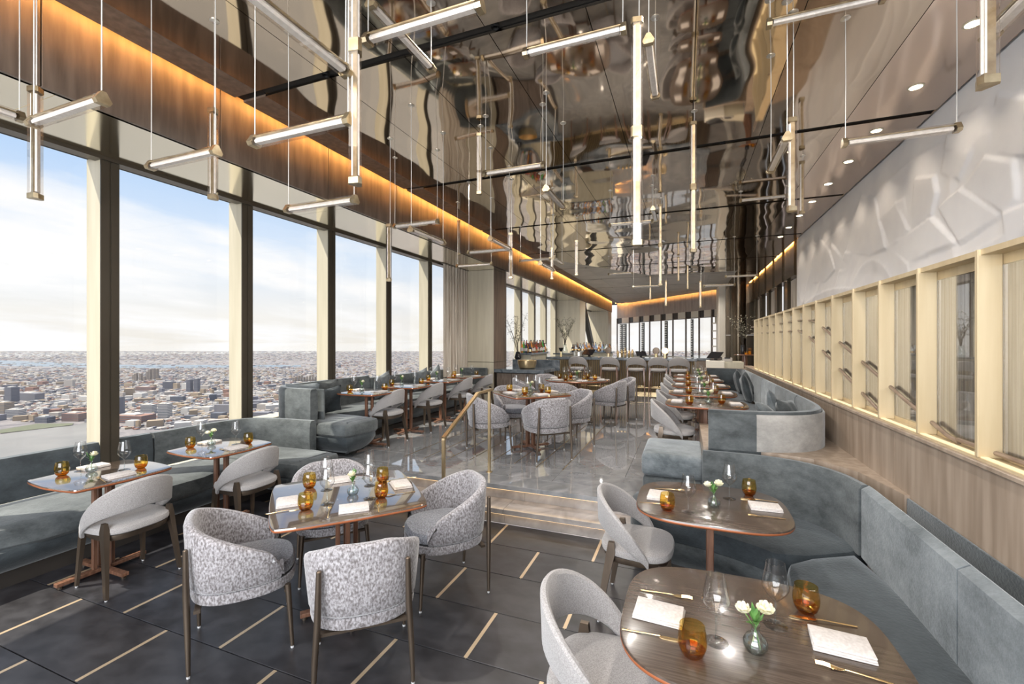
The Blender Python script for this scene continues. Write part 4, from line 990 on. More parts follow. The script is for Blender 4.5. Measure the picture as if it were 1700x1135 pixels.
lay('square table in the left foreground', 0, 0, 0.75, 0, [
    ('t', -2.39, 2.31, 0, 'at the left corner'), ('t', -2.10, 2.00, 0, 'nearest the camera'), ('t', -2.01, 2.60, 0, 'at the far corner'), ('t', -1.81, 2.33, 0, 'at the right'),
    ('w', -2.25, 2.32, 0, 'behind the left tumblers'), ('w', -2.05, 2.12, 0, 'just behind the nearest tumbler'), ('w', -2.04, 2.50, 0, 'at the far corner'), ('w', -1.87, 2.29, 0, 'at the right'),
    ('V', -2.02, 2.31, -60, ''),
    ('n', -2.29, 2.04, -42, 'before the left armchair'), ('n', -1.84, 2.115, 42, 'before the nearest armchair'), ('n', -1.84, 2.58, -42, 'before the right armchair'), ('n', -2.30, 2.52, 48, 'before the hidden far armchair'),
    ('f', -1.95, 2.03, 130, 'left of the nearest napkin'), ('k', -1.74, 2.205, 132, 'right of the nearest napkin'), ('k', -2.19, 1.94, 48, 'beside the left napkin'), ('f', -1.74, 2.44, 228, 'near the right napkin'), ('k', -1.92, 2.70, 228, 'beyond the right napkin'), ('f', -2.16, 2.66, -50, 'beside the far napkin')])
lay('square table behind the handrail', -1.97, 5.72, ZU, R(45), [
    ('t', -0.20, 0.26, 0, 'at the left corner'), ('t', -0.16, -0.16, 0, 'nearest the camera'), ('t', 0.22, 0.10, 0, 'at the far side'), ('t', 0.14, -0.24, 0, 'at the right'),
    ('w', -0.10, 0.24, 0, 'at the left corner'), ('w', -0.08, -0.08, 0, 'nearest the camera'), ('w', 0.18, 0.20, 0, 'at the far side'), ('w', 0.07, -0.14, 0, 'at the right'),
    ('v', 0.0, 0.0, 0, ''), ('n', -0.30, 0.04, 90, 'before the left armchair'), ('n', 0.02, -0.31, 0, 'before the nearest armchair'), ('n', 0.31, -0.03, 90, 'before the right armchair'), ('n', -0.04, 0.31, 0, 'before the far armchair')])
wh = ['at the near left', 'at the near right', 'at the right', 'at the far right', 'at the far left', 'at the left']
lst = [('v', 0.0, 0.0, 0, '')]
for k in range(6):
    a = R(-115 + 60*k); lst += [('t', 0.33*math.cos(a), 0.33*math.sin(a), 0, wh[k]), ('w', 0.24*math.cos(a+0.35), 0.24*math.sin(a+0.35), 0, wh[k]), ('n', 0.46*math.cos(a-0.2), 0.46*math.sin(a-0.2), math.degrees(a)-90, wh[k])]
lay('round table in front of the bar', -1.88, 8.12, ZU, 0, lst)
oset = [('n', -0.30, 0.0, 86, 'on the chair side'), ('n', 0.31, -0.02, 94, 'on the booth side'), ('t', -0.17, -0.20, 0, 'on the chair side'), ('t', 0.17, 0.02, 0, 'on the booth side'),
        ('w', -0.06, -0.15, 0, 'on the chair side'), ('w', 0.09, 0.13, 0, 'on the booth side'), ('v', 0.03, -0.06, 0, '')]
for y, nm in ((5.50, 'nearest booth table'), (6.60, 'second booth table'), (7.72, 'third booth table'), (8.80, 'fourth booth table'), (9.80, 'farthest booth table')):
    lay(nm, 0.21, y, ZU, 0, oset)

# ================================================================== BRASS HANDRAIL at the steps
hr = thing('handrail', 'square brass handrail with two posts beside the marble steps', 'handrail')
def bar_path(pts, w, h):
    rings = []
    for i, p in enumerate(pts):
        p = Vector(p); a = Vector(pts[max(i-1, 0)]); b = Vector(pts[min(i+1, len(pts)-1)]); t = (b-a).normalized(); n_ = Vector((0, -t.z, t.y))
        rings.append([p + Vector((-w, 0, 0)) - n_*h, p + Vector((w, 0, 0)) - n_*h, p + Vector((w, 0, 0)) + n_*h, p + Vector((-w, 0, 0)) + n_*h])
    return MB().loft(rings)
bar_path([(-2.03, 3.49, 0.0), (-2.03, 3.49, 0.86), (-2.03, 3.50, 0.885)], 0.014, 0.011).build('lower_post', M['brass'], hr, smooth=False)
bar_path([(-2.03, 3.485, 0.878), (-2.03, 4.19, 1.205), (-2.03, 4.56, 1.21)], 0.017, 0.011).build('rail', M['brass'], hr, smooth=False)
MB().rbox(-2.044, -2.016, 4.476, 4.504, UP, 1.20, 0.002, 1).build('upper_post', M['brass'], hr, smooth=False)
MB().lathe([(0.035, 0), (0.035, 0.005), (0.02, 0.007)], 20, (-2.03, 4.49, UP)).build('base_plate', M['brass'], hr)
MB().lathe([(0.035, 0), (0.035, 0.005), (0.02, 0.007)], 20, (-2.03, 3.49, 0)).build('base_plate', M['brass'], hr)

# ================================================================== GLASS ROD PENDANTS
def tri(r, rot=0.0): return [(r*math.cos(rot + 2*math.pi*k/3), r*math.sin(rot + 2*math.pi*k/3)) for k in range(3)]
def rod_parts(t, frm, along, L_, r=0.034):
    # builds one 0.65 m prism rod starting at frm along a unit axis, with cap, glass and inner bar
    ax = Vector(along)
    side = Vector((1, 0, 0)) if abs(ax.z) > 0.5 else ax.cross(Vector((0, 0, 1))).normalized(); up_ = side.cross(ax)
    def P_(a, b, d): return Vector(frm) + ax*d + side*a + up_*b
    def prism(sec, d0, d1): return MB().loft([[P_(a, b, d) for a, b in sec] for d in (d0, d1)])
    rot = R(90) if abs(ax.z) < 0.5 else R(-100)
    hexa = []
    for k in range(3):
        a0 = rot + 2*math.pi*k/3
        for s_ in (-0.28, 0.28): hexa.append((r*math.cos(a0+s_), r*math.sin(a0+s_)))
    small = [(x*1.06, y*1.06) for x, y in hexa]
    prism(small, 0, 0.03).build('end_cap', M['antique'], t, smooth=False)
    prism(small, L_-0.03, L_).build('end_cap', M['antique'], t, smooth=False)
    prism(hexa, 0.03, L_-0.03).build('glass_prism', M['smoke'], t, smooth=False)
    strip = [(x*0.62, y*0.62) for x, y in hexa]
    prism(strip, 0.04, L_-0.04).build('diffuser', M['rod_core'], t, smooth=False)
    b = [(r*0.40*math.cos(rot+math.pi) + dx, r*0.40*math.sin(rot+math.pi) + dy) for dx, dy in ((-0.016, -0.003), (0.016, -0.003), (0.016, 0.003), (-0.016, 0.003))] if abs(ax.z) > .5 else [(dx, -r*0.45+dy) for dx, dy in ((-0.022, -0.003), (0.022, -0.003), (0.022, 0.003), (-0.022, 0.003))]
    if abs(ax.z) < 0.5: b = [(x, -y) for x, y in b]
    prism(b, 0.03, L_-0.03).build('spine', M['antique'], t, smooth=False)
M['rod_core'] = noisy('milky_core', (0.78, 0.75, 0.71), (0.90, 0.88, 0.85), 14, 0.35, stretch=(3, 3, 3))
GP = 'glass rod pendants'
def rose(t, x, y, zc): MB().lathe([(0.032, zc), (0.032, zc-0.004), (0.008, zc-0.007)], 16, (x, y, 0)).build('ceiling_rose', M['steel'], t)
def vertical(x, y, z0, n_, where, k=[0]):
    t = thing('rod_pendant', where, 'pendant light', (x, y, z0), 0, GP)
    for i in range(n_): rod_parts(t, (0, 0, 0.65*i), (0, 0, 1), 0.65)
    top = 0.65*n_
    MB().tube([(0.012, 0, top-0.002), (0.014, 0, (top+CZ-z0)/2), (0.012, 0, CZ-z0)], 0.0032, 6).build('cable', M['cable'], t)
    if CZ-z0-top > 0.02: rose(t, 0.012, 0, CZ-z0)
    return t
def horizontal(x, y, z, axis, where):
    t = thing('rod_pendant', where, 'pendant light', (x, y, z), 0, GP); a = (1, 0, 0) if axis == 'x' else (0, 1, 0)
    rod_parts(t, (0, 0, 0), a, 0.65)
    for d in (0.02, 0.63):
        q = Vector(a)*d
        MB().tube([(q.x, q.y, 0.02), (q.x+0.002, q.y, (CZ-z)/2), (q.x, q.y, CZ-z)], 0.003, 6).build('cable', M['cable'], t)
        rose(t, q.x, q.y, CZ-z)
    return t
for a in (
    (-3.53, 1.39, 2.58, 1, 'upright glass rod pendant before the nearest window pane at the far left'),
    (-3.16, 2.18, 2.77, 1, 'upright glass rod pendant before the second window fin on the left'),
    (-1.45, 1.68, 2.49, 2, 'long double upright rod pendant coming down from the top left of centre'),
    (-2.05, 4.28, 3.32, 1, 'short upright rod pendant high under the mirrored ceiling left of centre'),
    (-0.26, 2.63, 2.30, 2, 'longest double upright rod pendant, right of centre, reaching lowest over the aisle'),
    (-3.13, 4.17, 2.43, 1, 'upright rod pendant in front of the fourth window fin'),
    (-3.98, 7.41, 3.38, 1, 'small upright rod pendant close to the glowing wooden fascia'),
    (0.07, 4.78, 2.64, 2, 'double upright rod pendant just right of the longest one'),
    (0.69, 3.60, 2.66, 1, 'upright rod pendant beside the row of downlights'),
    (1.34, 6.42, 3.33, 1, 'small upright rod pendant immediately right of the one beside the downlights'),
    (1.01, 2.11, 2.67, 2, 'large upright rod pendant at the upper right edge in front of the mural'),
    (-0.38, 7.51, 2.65, 2, 'slender double upright rod pendant in the middle distance above the booth chairs'),
    (-0.91, 12.80, 2.91, 1, 'distant upright rod pendant over the left half of the bar'),
    (-0.47, 12.03, 2.66, 1, 'distant upright rod pendant over the middle of the bar'),
    (0.34, 11.79, 2.58, 1, 'distant upright rod pendant over the right end of the bar'),
    (-0.18, 12.76, 3.38, 1, 'distant upright rod pendant high above the bar'),
    (0.05, 12.85, 3.16, 1, 'distant upright rod pendant just right of the high one above the bar'),
    (-2.31, 5.85, 2.64, 1, 'upright rod pendant in front of the square column top'),
    (-2.58, 8.86, 3.04, 1, 'upright rod pendant before the amber cove line right of the column'),
    (-1.89, 8.11, 2.98, 1, 'upright rod pendant above the round table')):
    vertical(*a)
for a in (
    (-3.26, 1.27, 2.92, 'x', 'level rod pendant at the far left crossing the nearest upright rod'),
    (-3.76, 0.78, 3.11, 'y', 'rod pendant cut by the left edge of the picture'),
    (-3.28, 1.84, 2.90, 'x', 'level rod pendant meeting the upright one at the second window fin'),
    (-2.11, 1.66, 2.79, 'x', 'level rod pendant under the fascia left of the long double rod'),
    (-2.77, 2.46, 2.73, 'x', 'level rod pendant in front of the soffit above the third window'),
    (-1.49, 1.79, 3.25, 'x', 'large level rod pendant near the top edge left of centre'),
    (-1.61, 1.97, 3.61, 'y', 'rod pendant pointing away from the camera behind the large level rod near the top edge'),
    (-0.98, 2.71, 3.62, 'x', 'level rod pendant at the top centre beside the longest upright rod'),
    (-1.92, 4.11, 3.46, 'x', 'level rod pendant beside the short upright rod under the mirror ceiling'),
    (-1.20, 3.91, 3.16, 'y', 'rod pendant pointing away from the camera in the centre of the ceiling'),
    (-0.20, 2.67, 3.50, 'y', 'rod pendant pointing away from the camera just behind the longest upright rod'),
    (-3.41, 4.63, 3.19, 'x', 'level rod pendant right of the fourth window fin'),
    (-2.49, 3.64, 2.84, 'y', 'rod pendant pointing away from the camera below the level one by the fourth window fin'),
    (0.51, 3.41, 3.89, 'x', 'level rod pendant against the ceiling at the top right of centre'),
    (0.64, 3.45, 3.13, 'y', 'rod pendant pointing away from the camera left of the upright rod beside the downlights'),
    (1.04, 3.80, 3.16, 'x', 'level rod pendant crossing in front of the white mural'),
    (0.77, 7.61, 3.91, 'x', 'thin level rod pendant against the ceiling left of the downlights'),
    (-1.09, 6.84, 3.52, 'x', 'level rod pendant left of the slender double rod'),
    (-0.42, 6.41, 3.59, 'y', 'rod pendant end-on to the camera above the slender double rod'),
    (0.82, 10.94, 3.19, 'x', 'distant level rod pendant over the host desk'),
    (0.37, 10.84, 2.99, 'x', 'lower distant level rod pendant left of the host desk'),
    (-1.95, 12.10, 3.56, 'x', 'distant level rod pendant over the left of the bar'),
    (-1.20, 11.12, 3.07, 'x', 'distant level rod pendant over the middle bar stools'),
    (-2.16, 4.79, 2.97, 'y', 'rod pendant pointing away from the camera towards the column'),
    (-2.93, 5.72, 3.03, 'x', 'level rod pendant left of the upright rod by the column top'),
    (-3.09, 8.30, 3.36, 'x', 'level rod pendant right of the column top before the cove line'),
    (-1.85, 5.77, 2.82, 'y', 'rod pendant pointing away below the level one right of the column top'),
    (-2.23, 7.72, 3.26, 'y', 'small rod pendant pointing away from the camera above the round table'),
    (-3.53, 6.49, 2.99, 'x', 'level rod pendant just above the top of the square column')):
    horizontal(*a)
horizontal(1.145, 1.73, 2.99, 'y', 'large rod pendant pointing away from the camera, cut by the upper right edge')
r_ = horizontal(-2.29, 1.44, 3.25, 'y', 'big rod pendant pointing away from the camera at the top left of centre')
r_.location = (-1.485, 1.02, 3.02)

# ================================================================== BAR
bar = thing('bar_counter', 'long bar with a fluted brass front and a dark marble top', 'bar', (0, 0, UP))
MB().rbox(-3.88, 0.28, 12.42, 13.2, 0.93, 1.0, 0.006, 1).build('marble_top', M['marble_dark'], bar, smooth=False)
MB().box(-3.82, 0.22, 12.66, 13.1, 0.0, 0.93).build('carcass', M['bronze'], bar, smooth=False)
mb = MB()
for k in range(66): mb.lathe([(0.024, 0.06), (0.024, 0.93)], 8, (-3.78+0.0612*k, 12.655, 0))
tag(mb.build('fluted_front', M['flute'], bar), kind='stuff')
MB().box(-3.82, 0.22, 12.62, 12.66, 0.0, 0.06).build('kick_plate', M['brass'], bar, smooth=False)
MB().tube([(-3.8, 12.45, 0.20), (0.2, 12.45, 0.20)], 0.018, 10).build('foot_rail', M['brass'], bar)
for k in range(6): MB().tube([(-3.5+0.7*k, 12.45, 0.0), (-3.5+0.7*k, 12.45, 0.20)], 0.012, 8).build('rail_post', M['brass'], bar)
MB().rbox(0.24, 0.62, 12.9, 15.5, 0.93, 1.0, 0.006, 1).build('marble_return', M['marble_dark'], bar, smooth=False)
MB().box(0.28, 0.58, 13.1, 15.4, 0.0, 0.93).build('return_carcass', M['bronze'], bar, smooth=False)
wst = thing('waiter_station', 'dark cabinet with a thick grey marble top against the square column', 'cabinet', (0, 0, UP))
MB().rbox(-4.27, -3.02, 9.70, 10.75, 0.71, 0.79, 0.005, 1).build('marble_top', M['marble_dark'], wst, smooth=False)
MB().box(-4.22, -3.06, 9.76, 10.7, 0.0, 0.71).build('cabinet_body', M['charcoal'], wst, smooth=False)
for k in range(3): MB().rbox(-4.21+0.385*k, -3.835+0.385*k, 9.745, 9.765, 0.05, 0.69, 0.003, 1).build('door', M['ash_wood'], wst, smooth=False)
MB().rbox(-4.2, -2.95, 10.75, 10.85, 0.71, 0.985, 0.004, 1).build('marble_upstand', M['marble_dark'], wst, smooth=False)
bw = thing('ice_bowl', 'large round brushed brass bowl standing on the marble station by the column', 'bowl', (-3.60, 10.2, UP+0.79))
MB().lathe([(0.16, 0.0), (0.20, 0.02), (0.228, 0.12), (0.235, 0.20), (0.228, 0.20), (0.218, 0.12), (0.19, 0.03), (0.02, 0.02)], 40).build('bowl_body', M['brass'], bw)
MB().lathe([(0.236, 0.193), (0.240, 0.198), (0.236, 0.204), (0.228, 0.198)], 40, caps=False).build('rim', M['gold'], bw)
# bottle shelves
s1 = thing('bottle_shelf', 'low marble bottle shelf under the windows left of the bar', 'shelf', (0, 0, UP))
MB().rbox(-4.15, -3.72, 10.9, 12.40, 1.10, 1.15, 0.004, 1).build('shelf_top', M['marble_dark'], s1, smooth=False)
MB().box(-4.12, -3.78, 11.0, 12.35, 0.0, 1.10).build('shelf_base', M['champagne'], s1, smooth=False)
s2 = thing('bottle_shelf', 'raised back-bar shelf behind the left half of the bar', 'shelf', (0, 0, UP))
MB().rbox(-4.0, -2.45, 16.1, 16.7, 1.03, 1.08, 0.004, 1).build('shelf_top', M['marble_dark'], s2, smooth=False)
MB().box(-3.95, -2.5, 16.2, 16.6, 0.0, 1.03).build('shelf_base', M['champagne'], s2, smooth=False)
hues = {'amber': (0.55, 0.22, 0.04), 'red': (0.45, 0.03, 0.02), 'green': (0.05, 0.35, 0.06), 'clear': (0.75, 0.80, 0.82), 'brown': (0.16, 0.07, 0.03), 'dark': (0.03, 0.03, 0.04), 'blue': (0.25, 0.38, 0.60)}
protos = {}
def bottle(hue, sty):
    key = (hue, sty)
    if key in protos: return protos[key]
    t = thing('spirit_bottle', '', 'bottle')
    w = (0.042, 0.050, 0.037)[sty]; h = (0.19, 0.15, 0.22)[sty]
    gm = M.get('b_'+hue)
    if not gm: gm = M['b_'+hue] = pm('bottle_'+hue, hues[hue], 0.06, 0, Coat_Weight=0.6)
    MB().lathe([(w*0.9, 0), (w, 0.008), (w, h*0.82), (w*0.75, h*0.95), (0.014, h*1.15), (0.013, h*1.15+0.06)], 12).build('bottle_body', gm, t)
    MB().lathe([(w*1.01, h*0.22), (w*1.01, h*0.62)], 12, caps=False).build('paper_label', M['napkin'] if sty != 1 else M['gold'], t)
    MB().lathe([(0.015, h*1.15+0.055), (0.015, h*1.15+0.085)], 10).build('stopper', M['charcoal'] if sty else M['antique'], t)
    protos[key] = t; return t
def put_bottle(hue, sty, x, y, z, where):
    pkey = (hue, sty); new = pkey not in protos; b = bottle(hue, sty)
    lb_ = '%s %s bottle in the %s' % ({'amber': 'amber', 'red': 'red', 'green': 'green', 'clear': 'clear glass', 'brown': 'brown', 'dark': 'black', 'blue': 'pale blue'}[hue], ('round', 'squat', 'tall')[sty], where)
    if new: b.location = (x, y, z); b['label'] = lb_; b['group'] = where; kids(b)
    else: dup(b, (x, y, z), 0, lb_, where)
q = random.Random(5)
for row in range(3):
    for k in range(15):
        put_bottle(q.choice(['amber', 'red', 'brown', 'brown', 'amber', 'dark', 'red', 'clear', 'green']), q.randint(0, 2), -4.02+0.115*row+q.uniform(-.008, .008), 10.98+0.098*k+q.uniform(-.004, .004), UP+1.15, 'crowd of bottles on the shelf under the left windows')
for row in range(3):
    for k in range(12):
        put_bottle(q.choice(['clear', 'green', 'blue', 'clear', 'dark', 'amber', 'brown', 'clear']), q.randint(0, 2), -3.92+0.122*k+q.uniform(-.008, .008), 16.2+0.15*row, UP+1.08, 'crowd of bottles on the back-bar shelf')
# things standing on the bar
def shaker(x, y, h, r, label, m='gold'):
    t = thing('cocktail_shaker', label, 'shaker', (x, y, UP+1.0))
    MB().lathe([(r*0.75, 0), (r*0.8, 0.004), (r, h*0.62)], 16).build('cup', M[m], t)
    MB().lathe([(r*1.01, h*0.62), (r*0.95, h*0.78), (r*0.4, h*0.9), (r*0.35, h)], 16).build('lid', M[m], t)
for i, (x, nm) in enumerate(((-1.78, 'leftmost'), (-1.68, 'second'), (-1.58, 'third'), (-1.48, 'fourth'), (-1.38, 'rightmost'))):
    shaker(x, 12.75+0.08*(i % 2), 0.20+0.03*(i % 3), 0.036, '%s of the five gold shakers standing together on the bar' % nm)
def tablet(x, y, rz, label, z=UP+1.0, s=1.0):
    t = thing('till_screen', label, 'screen', (x, y, z), rz)
    MB().obox((0, 0, 0.11*s), (0.28*s, 0.014, 0.20*s), 0, R(-52), bevel=0.004).build('display', M['screen_black'], t, smooth=False)
    MB().obox((0, 0.03*s, 0.05*s), (0.06*s, 0.03, 0.10*s), 0, R(-10)).build('stand', M['charcoal'], t, smooth=False)
    MB().box(-0.08*s, 0.08*s, -0.06*s, 0.08*s, 0, 0.012).build('base_plate', M['charcoal'], t, smooth=False)
tablet(-1.15, 12.8, R(20), 'black tilted till screen on the bar beside the gold shakers')
tablet(-2.62, 12.8, R(-20), 'wide black tilted till screen on the left half of the bar', s=1.25)
def bar_lamp(x, y, label, m1_, m2_):
    t = thing('table_lamp', label, 'lamp', (x, y, UP+1.0))
    MB().lathe([(0.03, 0), (0.03, 0.15)], 16).build('stem', M[m2_], t)
    MB().lathe([(0.035, 0.15), (0.075, 0.26), (0.07, 0.262), (0.03, 0.16)], 20).build('shade', M[m1_], t)
bar_lamp(-3.42, 12.7, 'small lamp with a black flared shade and brass stem at the left of the bar', 'screen_black', 'gold')
def mushroom(x, y, label, m_):
    t = thing('bar_ornament', label, 'ornament', (x, y, UP+1.0))
    MB().lathe([(0.045, 0), (0.036, 0.11)], 16).build('stem', M['gold'], t)
    b = MB().lathe([(0.02, -0.012), (0.085, -0.01), (0.095, 0), (0.085, 0.01), (0.02, 0.014)], 24); b.v = [(x_, z_, y_+0.19) for x_, y_, z_ in b.v]; b.build('disc', M[m_], t)
mushroom(-2.05, 12.75, 'copper disc ornament on a gold stem beside the second bar stool', 'bronze')
mushroom(-0.75, 12.75, 'bronze disc ornament on a gold stem towards the right of the bar', 'bronze')
mushroom(-0.52, 12.8, 'bright gold disc ornament just right of the bronze disc on the bar', 'gold')
tr = thing('ice_bucket', 'round pale metal ice bucket at the foot of the back-bar shelf', 'bucket', (-2.95, 13.0, UP+1.0))
MB().lathe([(0.14, 0), (0.16, 0.02), (0.16, 0.13), (0.15, 0.14)], 28).build('bucket_body', M['steel'], tr); MB().lathe([(0.15, 0.14), (0.163, 0.145), (0.15, 0.15)], 28).build('rim', M['steel'], tr)

# ---- branch arrangements
def branches(t, n_, spread, h, m, leaf_n, seed, z0, lean=(0, 0)):
    q = random.Random(seed); tw = MB(); lf = MB()
    for k in range(n_):
        a = q.uniform(0, 2*math.pi); s_ = q.uniform(0.3, 1.0)*spread
        p = [(0.01*math.cos(a), 0.01*math.sin(a), z0)]
        for i in range(1, 6):
            u = i/5; p.append((math.cos(a)*s_*u**1.5 + q.uniform(-.03, .03)*h + lean[0]*u, math.sin(a)*s_*u**1.5 + q.uniform(-.03, .03)*h + lean[1]*u, z0 + h*u*q.uniform(0.85, 1.0)))
        tw.tube(p, [0.007, 0.006, 0.005, 0.004, 0.003, 0.002], 5)
        for i in range(2, 6):
            for _ in range(leaf_n):
                b = Vector(p[i]) + Vector([q.uniform(-.10, .10) for _ in range(3)])*h; tw.tube([p[i], (Vector(p[i])+b)/2+Vector((0, 0, .01)), b], 0.002, 4)
                for _ in range(2): 
                    e = b + Vector([q.uniform(-.03, .03) for _ in range(3)]); leaf(lf, b, e+Vector((0.01, 0, 0.01)), 0.009)
    tw.build('branches', M['twig'], t); tag(lf.build('leaves', m, t), kind='stuff')
a1 = thing('branch_arrangement', 'tall dark budding branches in a black vase before the left windows', 'branches', (-4.00, 10.62, UP+0.99))
MB().lathe([(0.06, 0), (0.09, 0.05), (0.06, 0.15), (0.045, 0.2)], 20).build('vase', M['screen_black'], a1)
branches(a1, 9, 0.62, 0.95, M['twig'], 3, 3, 0.19, (-0.2, 0.0))
a2 = thing('branch_arrangement', 'olive branches in a glass vase beside the square column behind the bar', 'branches', (-3.62, 13.9, UP+1.08))
MB().lathe([(0.08, 0), (0.10, 0.06), (0.05, 0.22), (0.06, 0.28)], 20).build('vase', M['vase'], a2)
branches(a2, 11, 0.42, 0.85, M['leaf_dark'], 6, 11, 0.25)
st2 = thing('side_shelf', 'narrow stone shelf carrying the olive branches behind the bar', 'shelf', (0, 0, UP)); 
MB().rbox(-3.9, -3.35, 13.5, 14.3, 1.04, 1.08, 0.004, 1).build('shelf_top', M['marble_dark'], st2, smooth=False); MB().box(-3.85, -3.4, 13.6, 14.2, 0, 1.04).build('shelf_base', M['champagne'], st2, smooth=False)
pt = thing('pedestal_table', 'round wooden pedestal table near the end of the gold screen', 'table', (1.44, 13.0, UP))
MB().lathe([(0.24, 1.085), (0.25, 1.095), (0.24, 1.11)], 32).build('table_top', M['walnut'], pt); MB().lathe([(0.13, 0), (0.12, 0.1), (0.06, 1.085)], 24).build('pedestal', M['walnut'], pt)
a3 = thing('branch_arrangement', 'branches with pale blossoms in a dark vase on the pedestal table', 'branches', (1.40, 13.0, UP+1.11))
MB().lathe([(0.05, 0), (0.055, 0.02), (0.05, 0.24), (0.045, 0.25)], 20).build('vase', M['screen_black'], a3)
branches(a3, 12, 0.34, 0.72, M['petal'], 3, 17, 0.24)
for x, y, h, nm in ((1.55, 12.95, 0.17, 'brown glass candle holder right of the vase on the pedestal table'), (1.46, 12.86, 0.08, 'low amber candle glass before the vase on the pedestal table')):
    t = thing('candle_glass', nm, 'candle holder', (x, y, UP+1.11)); MB().lathe([(0.04, 0), (0.045, 0.01), (0.045, h)], 20, caps=False).build('glass_body', M['amber_base'], t, angle=80); MB().lathe([(0.03, 0.002), (0.03, h*0.5)], 16).build('candle', M['petal'], t)
# host desk behind the booth
hd = thing('host_desk', 'pale stone service desk behind the far end of the booth', 'desk', (0, 0, UP))
MB().rbox(0.44, 0.80, 10.75, 11.2, 0.0, 1.02, 0.006, 1).build('desk_block', M['cream'], hd, smooth=False)
MB().rbox(0.80, 1.18, 10.80, 11.3, 0.0, 1.0, 0.006, 1).build('desk_wing', M['champagne'], hd, smooth=False)
tablet(0.62, 10.95, R(-35), 'black till monitor tilted on the pale service desk', UP+1.02, 1.1)
bk = thing('receipt_printer', 'grey receipt printer on the pale service desk', 'printer', (0.86, 10.9, UP+1.0))
MB().rbox(-0.10, 0.10, -0.07, 0.07, 0, 0.09, 0.012).build('printer_body', M['greyceil'], bk); MB().box(-0.06, 0.06, -0.075, -0.02, 0.07, 0.094).build('paper_slot', M['screen_black'], bk, smooth=False)
cb = thing('low_cabinet', 'dark brown cabinet standing before the far windows right of the bar', 'cabinet', (0.55, 15.9, UP))
MB().rbox(-0.1, 0.55, 0, 0.5, 0.0, 0.95, 0.01, 1).build('cabinet_body', M['charcoal'], cb, smooth=False); MB().rbox(-0.08, 0.22, -0.02, 0, 0.05, 0.9, 0.004, 1).build('door', M['ash_wood'], cb, smooth=False); MB().rbox(0.23, 0.53, -0.02, 0, 0.05, 0.9, 0.004, 1).build('door', M['ash_wood'], cb, smooth=False)
# diagonal dark brace in the window behind the bar
br = thing('steel_brace', 'dark slanting steel brace in the last left-hand window', 'brace', (0, 0, 0))
MB().loft([[(-4.6, y-0.25, z), (-4.4, y-0.25, z), (-4.4, y+0.25, z), (-4.6, y+0.25, z)] for y, z in ((20.6, S), (23.6, 0.75))]).build('brace_beam', M['charcoal'], br, smooth=False)
# curtains beside the first column
cur = thing('curtain', 'striped sheer beige curtain drawn beside the square column', 'curtain')
ribbon([(-5.02+0.035*math.sin(t*1.35), 8.62+1.16*t/40) for t in range(41)], [(0, 0.95), (0.006, 0.95), (0.006, S-0.01), (0, S-0.01)]).build('sheer', M['curtain'], cur)
MB().box(-5.06, -4.98, 8.55, 9.78, S-0.012, S-0.001).build('track', M['champagne_dark'], cur, smooth=False)

# ================================================================== CITY far below
G0 = -308.0
def dirp(u, D): 
    x = (u-850)/735.0*D; return (x*0.9311-D*0.3648, x*0.3648+D*0.9311)
def gp(u, v): return dirp(u, (EYE-G0)*735/(v-566.5))
M['ground'] = noisy('city_ground', (0.09, 0.085, 0.10), (0.24, 0.22, 0.22), 0.010, 0.9, detail=14, lo=0.38, hi=0.62, stretch=(1, 1, 1))
M['ground'].node_tree.nodes['Noise Texture'].inputs['Roughness'].default_value = 0.75
M['water'] = noisy('river_water', (0.15, 0.145, 0.14), (0.21, 0.20, 0.19), 0.004, 0.45, detail=5)
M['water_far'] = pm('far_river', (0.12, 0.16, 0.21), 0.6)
M['park'] = pm('park_grass', (0.10, 0.11, 0.07), 0.9)
gd = MB().add([(13200*math.cos(2*math.pi*i/160), 13200*math.sin(2*math.pi*i/160), G0) for i in range(160)], [tuple(range(160))]).build('city_ground', M['ground'], smooth=False)
tag(gd, kind='structure')
hz = bpy.data.materials.new('valley_haze'); hz.use_nodes = True; hz.node_tree.nodes.clear()
vs_ = nd(hz.node_tree, 'ShaderNodeVolumeScatter'); vs_.inputs['Color'].default_value = (0.86, 0.88, 1.0, 1); vs_.inputs['Density'].default_value = 0.000026; vs_.inputs['Anisotropy'].default_value = 0.3
ho_ = nd(hz.node_tree, 'ShaderNodeOutputMaterial'); hz.node_tree.links.new(vs_.outputs[0], ho_.inputs['Volume'])
o = MB().box(-14000, -900, -9000, 14000, G0-20, -60).build('valley_haze', hz, smooth=False); o['kind'] = 'structure'
def flat(name, pts, m, dz, label, cat):
    o = MB().add([(x, y, G0+dz) for x, y in pts], [tuple(range(len(pts)))]).build(name, m, smooth=False); tag(o, label, cat); o['kind'] = 'structure'; return o
flat('river', [gp(-900, 705), gp(-300, 712), gp(0, 722), gp(60, 712), gp(125, 706), gp(150, 699), gp(190, 738), gp(250, 741), gp(345, 736), gp(520, 738), gp(800, 760), dirp(900, 300), dirp(-1500, 300)], M['water'], 0.6, 'wide grey river below the first windows', 'river')
flat('far_river', [gp(-600, 604), gp(0, 607), gp(200, 611), gp(500, 609), gp(500, 606), gp(200, 605.5), gp(0, 598), gp(-600, 597)], M['water_far'], 0.8, 'pale blue river near the horizon', 'river')
flat('pier', [gp(0, 720), gp(120, 706), gp(122, 703), gp(60, 704), gp(0, 714)], M['park'], 2.0, 'long green pier edge jutting along the river at the far left', 'pier')
flat('riverside_park', [gp(205, 731), gp(330, 722), gp(420, 724), gp(340, 735), gp(250, 737)], M['park'], 1.5, 'green riverside park below the second window', 'park')
bcol = [('pale', (0.36, 0.33, 0.31)), ('tan', (0.32, 0.25, 0.18)), ('brick', (0.24, 0.13, 0.10)), ('grey', (0.17, 0.17, 0.20)), ('white', (0.52, 0.50, 0.48)), ('slate', (0.09, 0.10, 0.13))]
